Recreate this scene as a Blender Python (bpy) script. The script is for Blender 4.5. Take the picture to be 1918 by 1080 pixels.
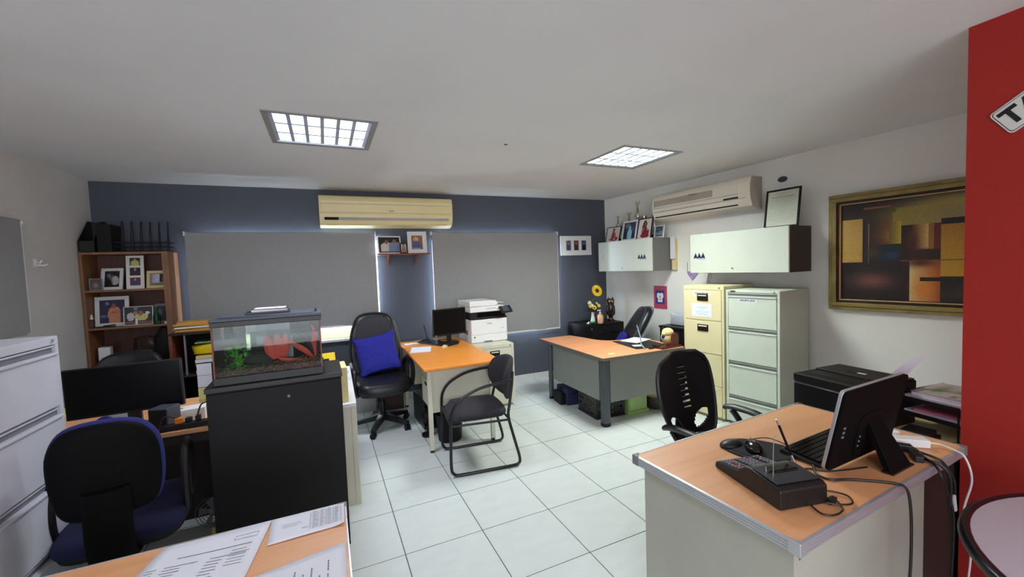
import bpy, bmesh, math, random
from mathutils import Matrix, Vector, Euler
random.seed(7)
R = math.radians
PI = math.pi
SC = bpy.context.scene
COL = SC.collection
for o in list(bpy.data.objects):
    bpy.data.objects.remove(o)

# ------------------------------------------------------------------ camera, world, lights, exposure
FPX, PITCH, ROLL, YAW, CAMH = 772.157, -0.051458, -0.0363735, 0.405955, 1.55
HC = 2.487                      # ceiling height
cd = bpy.data.cameras.new('camera'); cam = bpy.data.objects.new('camera', cd); COL.objects.link(cam)
cd.sensor_width = 36; cd.sensor_fit = 'HORIZONTAL'; cd.lens = FPX / 1918 * 36; cd.clip_start = 0.05
fw = Vector((0, math.cos(PITCH), math.sin(PITCH))); rt = Vector((1, 0, 0)); up = rt.cross(fw)
r2 = math.cos(ROLL) * rt + math.sin(ROLL) * up; u2 = -math.sin(ROLL) * rt + math.cos(ROLL) * up
RZ = Matrix.Rotation(-YAW, 3, 'Z')
fw, r2, u2 = RZ @ fw, RZ @ r2, RZ @ u2
cm = Matrix((r2, u2, -fw)).transposed().to_4x4(); cm.translation = Vector((0, 0, CAMH))
cam.matrix_world = cm
SC.camera = cam
SC.view_settings.view_transform = 'Standard'; SC.view_settings.look = 'None'
SC.view_settings.gamma = 1; SC.view_settings.use_curve_mapping = False
SC.view_settings.exposure = 0.3
W = bpy.data.worlds.new('world'); SC.world = W; W.use_nodes = True
W.node_tree.nodes['Background'].inputs[0].default_value = (0.72, 0.82, 1.0, 1)
W.node_tree.nodes['Background'].inputs[1].default_value = 1.6

def area(name, loc, rot, sx, sy, power, col):
    l = bpy.data.lights.new(name, 'AREA'); l.shape = 'RECTANGLE'; l.size = sx; l.size_y = sy; l.energy = power; l.color = col
    o = bpy.data.objects.new(name, l); COL.objects.link(o); o.location = loc; o.rotation_euler = rot
    return o
# daylight of the glazed shop front behind the camera, and of the two windows behind the blinds
area('shopfront_daylight', (-0.2, -2.93, 1.35), (R(102), 0, 0), 3.6, 1.9, 78, (0.95, 0.97, 1.0))
area('window_daylight', (-0.385, 5.24, 1.47), (R(-90), 0, 0), 1.69, .96, 260, (0.74, 0.83, 1.0))
area('window_daylight', (1.97, 5.24, 1.32), (R(-90), 0, 0), 1.66, 1.2, 250, (0.72, 0.82, 1.0))

# the louvred ceiling fittings throw their light steeply downwards (parabolic louvres)
for cx_, cy_, pw_, co_ in ((-0.02, 3.04, 17, (0.88, 0.92, 1.0)), (2.485, 3.015, 32, (0.94, 1.0, 0.94)), (-0.02, -0.75, 6, (1.0, 0.98, 0.95)), (2.0, -1.3, 6, (1.0, 0.98, 0.95))):  # last two hang unseen behind the camera, added as fill
    a_ = area('ceiling_light_throw', (cx_, cy_, HC - .008), (0, 0, R(1.09)), .56, .56, pw_, co_); a_.data.spread = R(147)

# ------------------------------------------------------------------ helpers
def lin(c):
    return tuple(((x / 255) / 12.92 if x / 255 <= 0.04045 else ((x / 255 + 0.055) / 1.055) ** 2.4) for x in c)

def M(name, rgb, rough=0.5, metal=0.0, var=0.06, scale=6.0, bump=0.0, bscale=80, spec=0.5, coat=0.0, stretch=None, world=False, alpha=None):
    m = bpy.data.materials.new(name); m.use_nodes = True; nt = m.node_tree; N = nt.nodes; L = nt.links
    b = N['Principled BSDF']; c = lin(rgb)
    b.inputs['Roughness'].default_value = rough; b.inputs['Metallic'].default_value = metal
    b.inputs['Specular IOR Level'].default_value = spec; b.inputs['Coat Weight'].default_value = coat
    if world:
        co = N.new('ShaderNodeNewGeometry').outputs['Position']
    else:
        co = N.new('ShaderNodeTexCoord').outputs['Object']
    mp = N.new('ShaderNodeMapping'); L.new(co, mp.inputs[0])
    if stretch: mp.inputs['Scale'].default_value = stretch
    n = N.new('ShaderNodeTexNoise'); n.inputs['Scale'].default_value = scale; n.inputs['Detail'].default_value = 5
    L.new(mp.outputs[0], n.inputs['Vector'])
    mx = N.new('ShaderNodeMix'); mx.data_type = 'RGBA'
    rr = N.new('ShaderNodeMapRange'); rr.inputs['From Min'].default_value = 0.3; rr.inputs['From Max'].default_value = 0.7
    L.new(n.outputs['Fac'], rr.inputs['Value']); L.new(rr.outputs[0], mx.inputs[0])
    mx.inputs[6].default_value = tuple(x * (1 - var) for x in c) + (1,)
    mx.inputs[7].default_value = tuple(min(1, x * (1 + var)) for x in c) + (1,)
    L.new(mx.outputs[2], b.inputs['Base Color'])
    if bump:
        n2 = N.new('ShaderNodeTexNoise'); n2.inputs['Scale'].default_value = bscale; n2.inputs['Detail'].default_value = 3
        L.new(mp.outputs[0], n2.inputs['Vector'])
        bp = N.new('ShaderNodeBump'); bp.inputs['Strength'].default_value = bump; bp.inputs['Distance'].default_value = 0.004
        L.new(n2.outputs['Fac'], bp.inputs['Height']); L.new(bp.outputs[0], b.inputs['Normal'])
    return m

def Mwood(name, a, b_, rough=0.4, stretch=(1.5, 14, 14), scale=3.0, coat=0.0):
    m = M(name, a, rough, 0, 0, coat=coat); nt = m.node_tree; N = nt.nodes; L = nt.links
    mp = [n for n in N if n.type == 'MAPPING'][0]; mp.inputs['Scale'].default_value = stretch
    nz = [n for n in N if n.type == 'TEX_NOISE'][0]; nz.inputs['Scale'].default_value = scale; nz.inputs['Distortion'].default_value = 0.6
    mx = [n for n in N if n.type == 'MIX'][0]
    mx.inputs[6].default_value = lin(a) + (1,); mx.inputs[7].default_value = lin(b_) + (1,)
    return m

def Mattr(name, rough=0.45, coat=0.0, bump=0.0):
    m = bpy.data.materials.new(name); m.use_nodes = True; N = m.node_tree.nodes; L = m.node_tree.links
    b = N['Principled BSDF']; b.inputs['Roughness'].default_value = rough; b.inputs['Coat Weight'].default_value = coat
    a = N.new('ShaderNodeAttribute'); a.attribute_name = 'Col'; L.new(a.outputs['Color'], b.inputs['Base Color'])
    if bump:
        n2 = N.new('ShaderNodeTexNoise'); n2.inputs['Scale'].default_value = 90
        bp = N.new('ShaderNodeBump'); bp.inputs['Strength'].default_value = bump; bp.inputs['Distance'].default_value = 0.003
        L.new(n2.outputs['Fac'], bp.inputs['Height']); L.new(bp.outputs[0], b.inputs['Normal'])
    return m

def Memit(name, rgb, s):
    m = bpy.data.materials.new(name); m.use_nodes = True; b = m.node_tree.nodes['Principled BSDF']
    b.inputs['Base Color'].default_value = (.8, .8, .8, 1); b.inputs['Emission Color'].default_value = lin(rgb) + (1,)
    b.inputs['Emission Strength'].default_value = s
    return m

def Mglass(name, tint=(1, 1, 1), rough=0.0):
    m = bpy.data.materials.new(name); m.use_nodes = True; nt = m.node_tree; N = nt.nodes; L = nt.links
    N.remove(N['Principled BSDF'])
    t = N.new('ShaderNodeBsdfTransparent'); t.inputs[0].default_value = (*tint, 1)
    g = N.new('ShaderNodeBsdfGlossy'); g.inputs['Roughness'].default_value = 0.02 + rough
    f = N.new('ShaderNodeFresnel'); f.inputs[0].default_value = 1.28
    mx = N.new('ShaderNodeMixShader'); L.new(f.outputs[0], mx.inputs[0]); L.new(t.outputs[0], mx.inputs[1]); L.new(g.outputs[0], mx.inputs[2])
    L.new(mx.outputs[0], N['Material Output'].inputs[0])
    return m

ID = Matrix.Identity(4)
def TR(x=0, y=0, z=0, rz=0, rx=0, ry=0):
    return Matrix.Translation((x, y, z)) @ Euler((R(rx), R(ry), R(rz)), 'XYZ').to_matrix().to_4x4()

class MB:
    def __init__(s, m=None): s.v = []; s.f = []; s.m = m or ID
    def add(s, vs, fs, m=None):
        mm = s.m @ m if m is not None else s.m
        k = len(s.v); s.v += [tuple(mm @ Vector(p)) for p in vs]; s.f += [tuple(i + k for i in q) for q in fs]
        return s
    def box(s, x0, x1, y0, y1, z0, z1, m=None):
        vs = [(x, y, z) for z in (z0, z1) for y in (y0, y1) for x in (x0, x1)]
        return s.add(vs, [(0, 2, 3, 1), (4, 5, 7, 6), (0, 1, 5, 4), (2, 6, 7, 3), (0, 4, 6, 2), (1, 3, 7, 5)], m)
    def prism(s, poly, z0, z1, m=None):            # poly counter-clockwise in XY
        n = len(poly); vs = [(x, y, z0) for x, y in poly] + [(x, y, z1) for x, y in poly]
        fs = [tuple(range(n - 1, -1, -1)), tuple(range(n, 2 * n))] + [(i, (i + 1) % n, n + (i + 1) % n, n + i) for i in range(n)]
        return s.add(vs, fs, m)
    def extx(s, prof, x0, x1, m=None):             # profile in (y,z), extruded along x
        n = len(prof); vs = [(x0, y, z) for y, z in prof] + [(x1, y, z) for y, z in prof]
        fs = [tuple(range(n)), tuple(range(2 * n - 1, n - 1, -1))] + [(i, n + i, n + (i + 1) % n, (i + 1) % n) for i in range(n)]
        return s.add(vs, fs, m)
    def cyl(s, r, z0, z1, n=16, r1=None, x=0, y=0, m=None):
        r1 = r if r1 is None else r1
        vs = [(x + r * math.cos(2 * PI * i / n), y + r * math.sin(2 * PI * i / n), z0) for i in range(n)] + \
             [(x + r1 * math.cos(2 * PI * i / n), y + r1 * math.sin(2 * PI * i / n), z1) for i in range(n)]
        fs = [tuple(range(n - 1, -1, -1)), tuple(range(n, 2 * n))] + [(i, (i + 1) % n, n + (i + 1) % n, n + i) for i in range(n)]
        return s.add(vs, fs, m)
    def lathe(s, prof, n=20, x=0, y=0, m=None, sy=1.0):
        vs = []; fs = []
        for r, z in prof:
            for i in range(n): vs.append((x + r * math.cos(2 * PI * i / n), y + sy * r * math.sin(2 * PI * i / n), z))
        for k in range(len(prof) - 1):
            for i in range(n): fs.append((k * n + i, k * n + (i + 1) % n, (k + 1) * n + (i + 1) % n, (k + 1) * n + i))
        fs.append(tuple(range(n - 1, -1, -1))); fs.append(tuple((len(prof) - 1) * n + i for i in range(n)))
        return s.add(vs, fs, m)
    def tube(s, path, r, n=8, m=None, closed=False, sx=1.0):
        P = [Vector(p) for p in path]; N = len(P); vs = []; fs = []; up = None
        for k in range(N):
            a = P[(k - 1) % N] if closed else P[max(0, k - 1)]; b = P[(k + 1) % N] if closed else P[min(N - 1, k + 1)]
            t = (b - a)
            if t.length < 1e-9: t = Vector((0, 0, 1))
            t.normalize()
            if up is None: up = Vector((0, 0, 1)) if abs(t.z) < 0.9 else Vector((1, 0, 0))
            sd = t.cross(up)
            if sd.length < 1e-6: sd = t.orthogonal()
            sd.normalize(); up = sd.cross(t).normalized()
            rr = r[k] if isinstance(r, (list, tuple)) else r
            for i in range(n):
                a2 = 2 * PI * i / n; vs.append(tuple(P[k] + sd * (rr * sx * math.cos(a2)) + up * (rr * math.sin(a2))))
        for k in range(N if closed else N - 1):
            k2 = (k + 1) % N
            for i in range(n): fs.append((k * n + i, k * n + (i + 1) % n, k2 * n + (i + 1) % n, k2 * n + i))
        if not closed: fs.append(tuple(range(n - 1, -1, -1))); fs.append(tuple((N - 1) * n + i for i in range(n)))
        return s.add(vs, fs, m)
    def ell(s, cx, cy, cz, rx, ry, rz, n=14, k=9, m=None):
        vs = []; fs = []
        for j in range(1, k):
            p = PI * j / k
            for i in range(n): a = 2 * PI * i / n; vs.append((cx + rx * math.sin(p) * math.cos(a), cy + ry * math.sin(p) * math.sin(a), cz - rz * math.cos(p)))
        b = len(vs); vs += [(cx, cy, cz - rz), (cx, cy, cz + rz)]
        for j in range(k - 2):
            for i in range(n): fs.append((j * n + i, j * n + (i + 1) % n, (j + 1) * n + (i + 1) % n, (j + 1) * n + i))
        for i in range(n): fs.append((b, (i + 1) % n, i)); fs.append((b + 1, (k - 2) * n + i, (k - 2) * n + (i + 1) % n))
        return s.add(vs, fs, m)
    def pad(s, poly, t, fn=None, m=None, rnd=0.35, flat_back=False):   # puffed cushion over a star-convex outline in XZ, thickness along y
        cx = sum(p[0] for p in poly) / len(poly); cz = sum(p[1] for p in poly) / len(poly); n = len(poly)
        seq = [(0.0, -0.5), (0.45, -0.5), (0.75, -0.47), (0.92, -0.38), (0.98, -0.2), (1.0, 0.0), (0.98, 0.2), (0.92, 0.38), (0.75, 0.47), (0.45, 0.5), (0.0, 0.5)]
        vs = []; fs = []; rings = []
        for sc, d in seq:
            if sc == 0: rings.append([len(vs)]); vs.append((cx, d * t, cz)); continue
            rings.append(list(range(len(vs), len(vs) + n)))
            for x, z in poly: vs.append((cx + (x - cx) * sc, d * t, cz + (z - cz) * sc))
        for a, b in zip(rings, rings[1:]):
            for i in range(n):
                j = (i + 1) % n
                if len(a) == 1: fs.append((a[0], b[i], b[j]))
                elif len(b) == 1: fs.append((a[i], b[0], a[j]))
                else: fs.append((a[i], b[i], b[j], a[j]))
        if fn: vs = [fn(*v) for v in vs]
        return s.add(vs, fs, m)

def mesh(mb, name='mesh', smooth=40):
    me = bpy.data.meshes.new(name); me.from_pydata(mb.v, [], mb.f); me.update()
    bm = bmesh.new(); bm.from_mesh(me); bmesh.ops.recalc_face_normals(bm, faces=bm.faces); bm.to_mesh(me); bm.free()
    if smooth:
        me.shade_smooth(); me.set_sharp_from_angle(angle=R(smooth))
    return me

def part(name, mb, mat, parent=None, bev=0.0, smooth=40, label=None, kind=None, seg=2):
    me = mb if isinstance(mb, bpy.types.Mesh) else mesh(mb, name, smooth)
    if not me.materials: me.materials.append(mat)
    o = bpy.data.objects.new(name, me); COL.objects.link(o)
    if parent is not None: o.parent = parent
    if bev:
        b = o.modifiers.new('bevel', 'BEVEL'); b.width = bev; b.segments = seg; b.limit_method = 'ANGLE'; b.angle_limit = R(40); b.harden_normals = True
    if label: o['label'] = label
    if kind: o['kind'] = kind
    return o

def tag(o, label, cat, group=None, kind=None):
    o['label'] = label; o['category'] = cat
    if group: o['group'] = group
    if kind: o['kind'] = kind
    return o

def th(name, label, cat, x, y, z=0, rz=0, group=None, rx=0, ry=0):
    o = bpy.data.objects.new(name, None); COL.objects.link(o); o.empty_display_size = 0.05
    o.location = (x, y, z); o.rotation_euler = (R(rx), R(ry), R(rz))
    return tag(o, label, cat, group)

def single(name, mb, mat, label, cat, x=0, y=0, z=0, rz=0, group=None, bev=0, smooth=40, kind=None, rx=0, ry=0):
    o = part(name, mb, mat, None, bev, smooth, kind=kind); o.location = (x, y, z); o.rotation_euler = (R(rx), R(ry), R(rz))
    return tag(o, label, cat, group)

def struct(name, mb, mat, parent=None, bev=0, smooth=40):
    o = part(name, mb, mat, parent, bev, smooth); o['kind'] = 'structure'; return o

def cr(pts, n=6, closed=False):
    P = [Vector(p) for p in pts]; out = []; N = len(P)
    for k in range(N if closed else N - 1):
        if closed: a, b, c, d = P[(k - 1) % N], P[k], P[(k + 1) % N], P[(k + 2) % N]
        else: a, b, c, d = P[max(0, k - 1)], P[k], P[k + 1], P[min(N - 1, k + 2)]
        for i in range(n):
            t = i / n
            out.append(0.5 * ((2 * b) + (c - a) * t + (2 * a - 5 * b + 4 * c - d) * t * t + (3 * b - a - 3 * c + d) * t ** 3))
    if not closed: out.append(P[-1])
    return [tuple(p) for p in out]

def rrect(x0, x1, z0, z1, r, n=5):
    out = []
    for cx, cz, a0 in ((x1 - r, z0 + r, -90), (x1 - r, z1 - r, 0), (x0 + r, z1 - r, 90), (x0 + r, z0 + r, 180)):
        for i in range(n + 1): a = R(a0 + 90 * i / n); out.append((cx + r * math.cos(a), cz + r * math.sin(a)))
    return out

def loop2(pts, n=5):
    return [(p[0], p[1]) for p in cr([(a, b, 0) for a, b in pts], n, True)]

def text(s, size, mat, parent, m, name='lettering', bold=0.0, align='CENTER', depth=0.0006, shear=0.0):
    c = bpy.data.curves.new('t', 'FONT'); c.body = s; c.size = size; c.align_x = align; c.align_y = 'CENTER'; c.extrude = depth; c.offset = bold; c.shear = shear
    o = bpy.data.objects.new('t', c); COL.objects.link(o)
    me = bpy.data.meshes.new_from_object(o); bpy.data.objects.remove(o)
    me.materials.clear(); me.transform(m)
    return part(name, me, mat, parent)
FACE = Euler((R(90), 0, 0)).to_matrix().to_4x4()        # text in XY -> upright in XZ facing -Y

# painted print: grid with a colour attribute; shapes in 0..1 coordinates (v upwards)
def shapes_fn(bg, shapes, soft=0.0, noise=0.06, seed=1):
    rnd = random.Random(seed)
    def f(u, v):
        c = bg(u, v) if callable(bg) else bg
        for s in shapes:
            k = s[0]; col = s[-1]
            if k == 'e':
                d = ((u - s[1]) / s[3]) ** 2 + ((v - s[2]) / s[4]) ** 2
                if d < 1: c = col
            elif k == 'r':
                if s[1] <= u <= s[3] and s[2] <= v <= s[4]: c = col
            elif k == 'g':       # soft blob
                d = ((u - s[1]) / s[3]) ** 2 + ((v - s[2]) / s[4]) ** 2; w = math.exp(-d * 1.5)
                c = tuple(a * (1 - w) + b * w for a, b in zip(c, col))
            elif k == 'h':       # rect with horizontal gradient
                if s[1] <= u <= s[3] and s[2] <= v <= s[4]:
                    t = (u - s[1]) / (s[3] - s[1]); c = tuple(a * (1 - t) + b * t for a, b in zip(s[5], s[6]))
            elif k == 'w':       # rect with vertical gradient
                if s[1] <= u <= s[3] and s[2] <= v <= s[4]:
                    t = (v - s[2]) / (s[4] - s[2]); c = tuple(a * (1 - t) + b * t for a, b in zip(s[5], s[6]))
        q = 1 + rnd.uniform(-noise, noise)
        return tuple(max(0, min(255, x * q)) for x in c)
    return f

def picture(name, x0, x1, z0, z1, y, fn, nx, ny, parent, mat=None, m=None):
    vs = []; fs = []
    for j in range(ny + 1):
        for i in range(nx + 1): vs.append((x0 + (x1 - x0) * i / nx, y, z0 + (z1 - z0) * j / ny))
    for j in range(ny):
        for i in range(nx): a = j * (nx + 1) + i; fs.append((a, a + 1, a + nx + 2, a + nx + 1))
    if m is not None: vs = [tuple(m @ Vector(v)) for v in vs]
    me = bpy.data.meshes.new(name); me.from_pydata(vs, [], fs); me.update()
    at = me.color_attributes.new('Col', 'FLOAT_COLOR', 'CORNER')
    k = 0; buf = []
    for j in range(ny):
        for i in range(nx):
            c = lin(fn((i + .5) / nx, (j + .5) / ny)) + (1,)
            buf += list(c) * 4
    at.data.foreach_set('color', buf)
    me.materials.append(mat or PRINT)
    o = bpy.data.objects.new(name, me); COL.objects.link(o); o.parent = parent
    return o

def person(cx, top, s, shirt, skin=(196, 142, 112), hair=(38, 28, 24)):
    return [('e', cx, top - .62 * s, .36 * s, .42 * s, shirt), ('r', cx - .36 * s, 0, cx + .36 * s, top - .62 * s, shirt),
            ('e', cx, top - .13 * s, .15 * s, .19 * s, hair), ('e', cx, top - .19 * s, .115 * s, .16 * s, skin)]

# ------------------------------------------------------------------ materials
PRINT = Mattr('photo_print', 0.35, 0.3)
CANVAS = Mattr('oil_canvas', 0.4, 0.1, 0.35)
CEIL = M('ceiling_paint', (226, 227, 227), 0.9, var=0.03, scale=1.5, bump=0.15, bscale=60)
WHITEW = M('white_wall_paint', (236, 235, 229), 0.85, var=0.03, scale=2, bump=0.2, bscale=50)
GREYW = M('grey_wall_plaster', (212, 210, 206), 0.9, var=0.05, scale=2, bump=0.4, bscale=60)
BLUEW = M('slate_blue_wall_paint', (79, 83, 94), 0.75, var=0.05, scale=2, bump=0.25, bscale=60)
REDW = M('red_wall_paint', (158, 26, 15), 0.7, var=0.03, scale=3, bump=0.2, bscale=60)
TILE = M('ceramic_tile', (207, 214, 211), 0.28, var=0.035, scale=7, world=True, stretch=(1, 2.2, 1))
GROUT = M('dark_grout', (74, 70, 66), 0.9)
BASE = M('skirting_tile', (212, 213, 210), 0.35)
BLINDM = M('blind_fabric', (156, 157, 156), 0.9, var=0.03, scale=30, bump=0.3, bscale=400)
WHITE = M('white_plastic', (228, 228, 226), 0.4, var=0.02)
WHITEP = M('white_printer_plastic', (236, 236, 236), 0.35, var=0.01)
PAPER = M('paper', (226, 226, 236), 0.8, var=0.02)
PAPERL = M('lilac_paper', (205, 190, 205), 0.8, var=0.02)
INK = M('printed_ink', (110, 110, 122), 0.8, var=0.1)
INKD = M('dark_ink', (40, 42, 60), 0.8)
ALU = M('brushed_aluminium', (196, 196, 202), 0.34, 0.6, var=0.01, stretch=(1, 30, 30))
CHROME = M('chrome', (222, 222, 224), 0.16, .85, var=0.02)
BLACKP = M('black_plastic', (19, 18, 20), 0.42, var=0.1)
BLACKM = M('black_matte_plastic', (13, 12, 14), 0.6, var=0.1, bump=0.15, bscale=200, spec=.3)
SHELLK = M('black_chair_shell', (6, 6, 7), 0.7, spec=.12)
BLACKG = M('black_gloss_plastic', (12, 12, 15), 0.15, var=0.1)
SCREEN = M('dark_screen', (5, 5, 7), 0.3, var=0.05, spec=.25)
LEATHER = M('black_leather', (24, 24, 29), 0.33, var=0.15, scale=12, bump=0.35, bscale=120)
FABRICK = M('charcoal_fabric', (40, 38, 44), 0.9, var=0.12, scale=60, bump=0.5, bscale=400)
FABRICG = M('worn_grey_black_mesh', (52, 52, 57), 0.75, var=0.1, scale=60, bump=0.4, bscale=400)
NAVYSH = M('shaded_navy_fabric', (16, 18, 58), 0.9, var=0.15, scale=30)  # navy upholstery with the shade on the seat put into the colour
BLUEF = M('royal_blue_fabric', (30, 32, 140), 0.85, var=0.12, scale=30, bump=0.5, bscale=300)
NAVYF = M('navy_blue_fabric', (28, 34, 104), 0.9, var=0.12, scale=30, bump=0.4, bscale=300)
BLKMET = M('black_powder_coated_steel', (20, 20, 24), 0.35, 0.2)
BEIGEM = M('beige_steel', (208, 204, 184), 0.45, var=0.03)
CREAMM = M('cream_yellow_steel', (220, 211, 168), 0.42, var=0.03)
GREYM = M('grey_green_steel', (203, 212, 197), 0.42, var=0.03)
LGREYM = M('light_grey_steel', (204, 205, 214), 0.45, var=0.03)
CABW = M('off_white_laminate', (198, 205, 193), 0.4, var=0.02)
CABG = M('grey_cabinet_side', (112, 111, 106), 0.6, var=0.04)
CABB = M('dark_brown_cabinet_side', (66, 56, 54), 0.6, var=0.08)
DGREY = M('dark_grey_steel', (78, 83, 90), 0.45, 0.1, var=0.05)
PANELG = M('grey_desk_panel', (132, 135, 132), 0.55, var=0.04, scale=4)
BODYC = M('cream_grey_desk_panel', (170, 169, 156), 0.6, var=0.03)
WOODO = Mwood('orange_beech_laminate', (232, 149, 56), (224, 137, 48), 0.42, (1.2, 12, 12))
WOODD = Mwood('beech_laminate', (232, 174, 126), (218, 154, 106), 0.38, (0.8, 7, 7), 2.2)
WOODD2 = Mwood('warm_cherry_laminate', (222, 156, 112), (210, 140, 98), 0.38, (0.8, 7, 7), 2.2)
WOODB = Mwood('brown_shelf_wood', (150, 104, 70), (124, 84, 56), 0.5, (8, 8, 1))
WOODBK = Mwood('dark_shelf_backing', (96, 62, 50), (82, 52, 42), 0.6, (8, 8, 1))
WOODR = Mwood('reddish_shelf_wood', (128, 66, 42), (110, 54, 36), 0.5, (1, 8, 8))
MAHO = Mwood('mahogany', (96, 34, 26), (76, 24, 20), 0.25, (2, 10, 10))
DARKW = Mwood('dark_desk_side', (52, 38, 34), (42, 30, 28), 0.6, (8, 8, 1))
GOLD = M('antique_gold_frame', (150, 132, 78), 0.45, 0.35, var=0.2, scale=14, bump=0.3, bscale=60)
GOLDI = M('gold_inner_lip', (224, 190, 130), 0.35, 0.1)
TROPHG = M('trophy_gold', (190, 170, 120), 0.22, 0.9)
DKRED = M('dark_red_frame', (52, 24, 20), 0.4)
ACC = M('aged_cream_plastic', (240, 225, 172), 0.4, var=0.03)
ACW = M('ivory_plastic', (238, 230, 212), 0.4, var=0.02)
ACDK = M('vent_shadow_plastic', (120, 112, 100), 0.6)
MANILA = M('manila_envelope', (206, 156, 74), 0.8, var=0.06)
YELLOW = M('yellow_plastic', (232, 200, 20), 0.4, var=0.05)
YELP = M('pale_yellow_folder', (226, 218, 140), 0.7, var=0.04)
CREAMP = M('cream_book_cover', (224, 208, 150), 0.7, var=0.04)
PINK = M('pink_paper', (214, 110, 140), 0.7)
GREENP = M('green_paper', (120, 170, 110), 0.7)
LIME = M('light_green_plastic', (170, 205, 130), 0.5)
NAVYB = M('navy_bag_cloth', (30, 40, 78), 0.7, var=0.15)
BUCKET = M('dark_bucket_plastic', (64, 62, 62), 0.5)
GREYPL = M('grey_plastic', (120, 120, 126), 0.45)
GREYBL = M('slate_grey_plastic', (62, 68, 82), 0.45)
ORANGE = M('orange_plastic', (236, 130, 40), 0.4)
LBLUE = M('light_blue_plastic', (160, 210, 225), 0.35)
GLASSM = Mglass('clear_glass', (.97, .99, .98))
GLASSG = Mglass('green_tinted_glass', (.55, .85, .62))
GLASSPL = Mglass('clear_plastic', (.86, .86, .88), 0.12)
WATER = Mglass('aquarium_water', (.74, .84, .80))
TABLEG = M('mauve_grey_laminate', (190, 180, 188), 0.35, var=0.02)
RIM = M('black_rubber_edge', (24, 24, 28), 0.25)
TUBE1 = Memit('cool_tube_light', (190, 205, 255), 10)
TUBE2 = Memit('neutral_tube_light', (225, 245, 250), 22)
REFL = M('bright_louver_aluminium', (225, 230, 240), 0.25, 0.6, var=0.02)
SIGNW = M('sign_white', (214, 212, 205), 0.4, var=0.02)
KEYG = M('grey_keys', (128, 128, 136), 0.5)
KEYR = M('red_keys', (140, 40, 50), 0.5)
EDGEG = M('greige_edge_band', (112, 106, 96), 0.5)

exec_parts = []
exec_parts = None
# ------------------------------------------------------------------ room shell
AR = R(94.84); DW = Vector((math.cos(AR), math.sin(AR))); NW = Vector((DW.y, -DW.x)); C0 = Vector((3.715, 5.078))
RZR = -85.16
def RW(s, off=0.0):                       # point in plan: s metres from the back corner along the right wall, off metres into the room
    p = C0 - DW * s - NW * off; return p.x, p.y
YB, XL, YF = 5.08, -2.04, -3.0
XRF = C0.x + (5.078 - YF) * 0.08468       # right wall x at the front

fl = struct('floor', MB().box(XL - .1, XRF + .2, YF - .1, YB + .1, -0.06, -0.002), GROUT, smooth=0)
def clip(poly, nx, ny, c):
    out = []
    for i in range(len(poly)):
        a, b = poly[i], poly[(i + 1) % len(poly)]; da = nx * a[0] + ny * a[1] - c; db = nx * b[0] + ny * b[1] - c
        if da <= 0: out.append(a)
        if (da < 0 < db) or (db < 0 < da): t = da / (da - db); out.append((a[0] + (b[0] - a[0]) * t, a[1] + (b[1] - a[1]) * t))
    return out
TS, TG = 0.4495, 0.005
tme = mesh(MB().prism([(TG / 2, TG / 2), (TS - TG / 2, TG / 2), (TS - TG / 2, TS - TG / 2), (TG / 2, TS - TG / 2)], -0.002, 0.0), 'tile', 0)
ta = R(1.323); ct, st = math.cos(ta), math.sin(ta)
for i in range(-6, 9):
    for j in range(-6, 8):
        ox, oy = 0.278 + (i * ct - j * st) * TS, 2.257 + (i * st + j * ct) * TS
        sq = [(ox + ct * a - st * b, oy + st * a + ct * b) for a, b in ((TG / 2, TG / 2), (TS - TG / 2, TG / 2), (TS - TG / 2, TS - TG / 2), (TG / 2, TS - TG / 2))]
        c = clip(sq, 0, 1, YB); c = clip(c, -1, 0, -XL) if c else c; c = clip(c, NW.x, NW.y, NW.dot(C0)) if c else c
        if len(c) < 3 or max(p[1] for p in c) - min(p[1] for p in c) < .02 or max(p[0] for p in c) - min(p[0] for p in c) < .02: continue
        if len(c) == 4 and all(abs(a[0] - b[0]) + abs(a[1] - b[1]) < 1e-6 for a, b in zip(c, sq)):
            o = part('tile', tme, TILE, fl); o.location = (ox, oy, 0); o.rotation_euler = (0, 0, ta)
        else: part('tile', MB().prism(c, -0.002, 0.0), TILE, fl, smooth=0)

def wall_open(x0, x1, z0, z1, holes, y0, y1):
    mb = MB(); xs = sorted({x0, x1} | {h[0] for h in holes} | {h[1] for h in holes})
    for a, b in zip(xs, xs[1:]):
        hs = [h for h in holes if h[0] <= a and h[1] >= b]
        if not hs: mb.box(a, b, y0, y1, z0, z1)
        else: mb.box(a, b, y0, y1, z0, hs[0][2]); mb.box(a, b, y0, y1, hs[0][3], z1)
    return mb
W1 = (-1.23, 0.478, 0.79, 1.97); W2 = (1.128, 2.83, 0.72, 1.97)
struct('wall_back', wall_open(XL - .2, 3.95, 0, HC + .1, [W1, W2], YB, YB + .2), BLUEW, smooth=0)
struct('wall_left', MB().box(XL - .15, XL, YF - .1, 3.05, 0, HC + .1).box(XL - .15, XL, 3.05, 3.99, 0, 1.22).box(XL - .15, XL, 3.05, 3.99, 1.97, HC + .1).box(XL - .15, XL, 3.99, YB, 0, HC + .1), GREYW, smooth=0)
rw = MB(); p0, p1 = RW(-.2), RW(8.3)
rw.prism([(p0[0], p0[1]), (p1[0], p1[1]), (p1[0] + .2, p1[1]), (p0[0] + .2, p0[1])], 0, HC + .1); struct('wall_right', rw, WHITEW, smooth=0)
struct('wall_front', wall_open(XL - .2, XRF + .3, 0, HC + .1, [(-2.0, 1.7, 0.4, 2.3)], YF - .15, YF), WHITEW, smooth=0)
struct('wall_partition', MB().box(2.512, RW(4.2)[0] + .1, YF, 0.868, 0, HC + .02), REDW, smooth=0)
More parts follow.
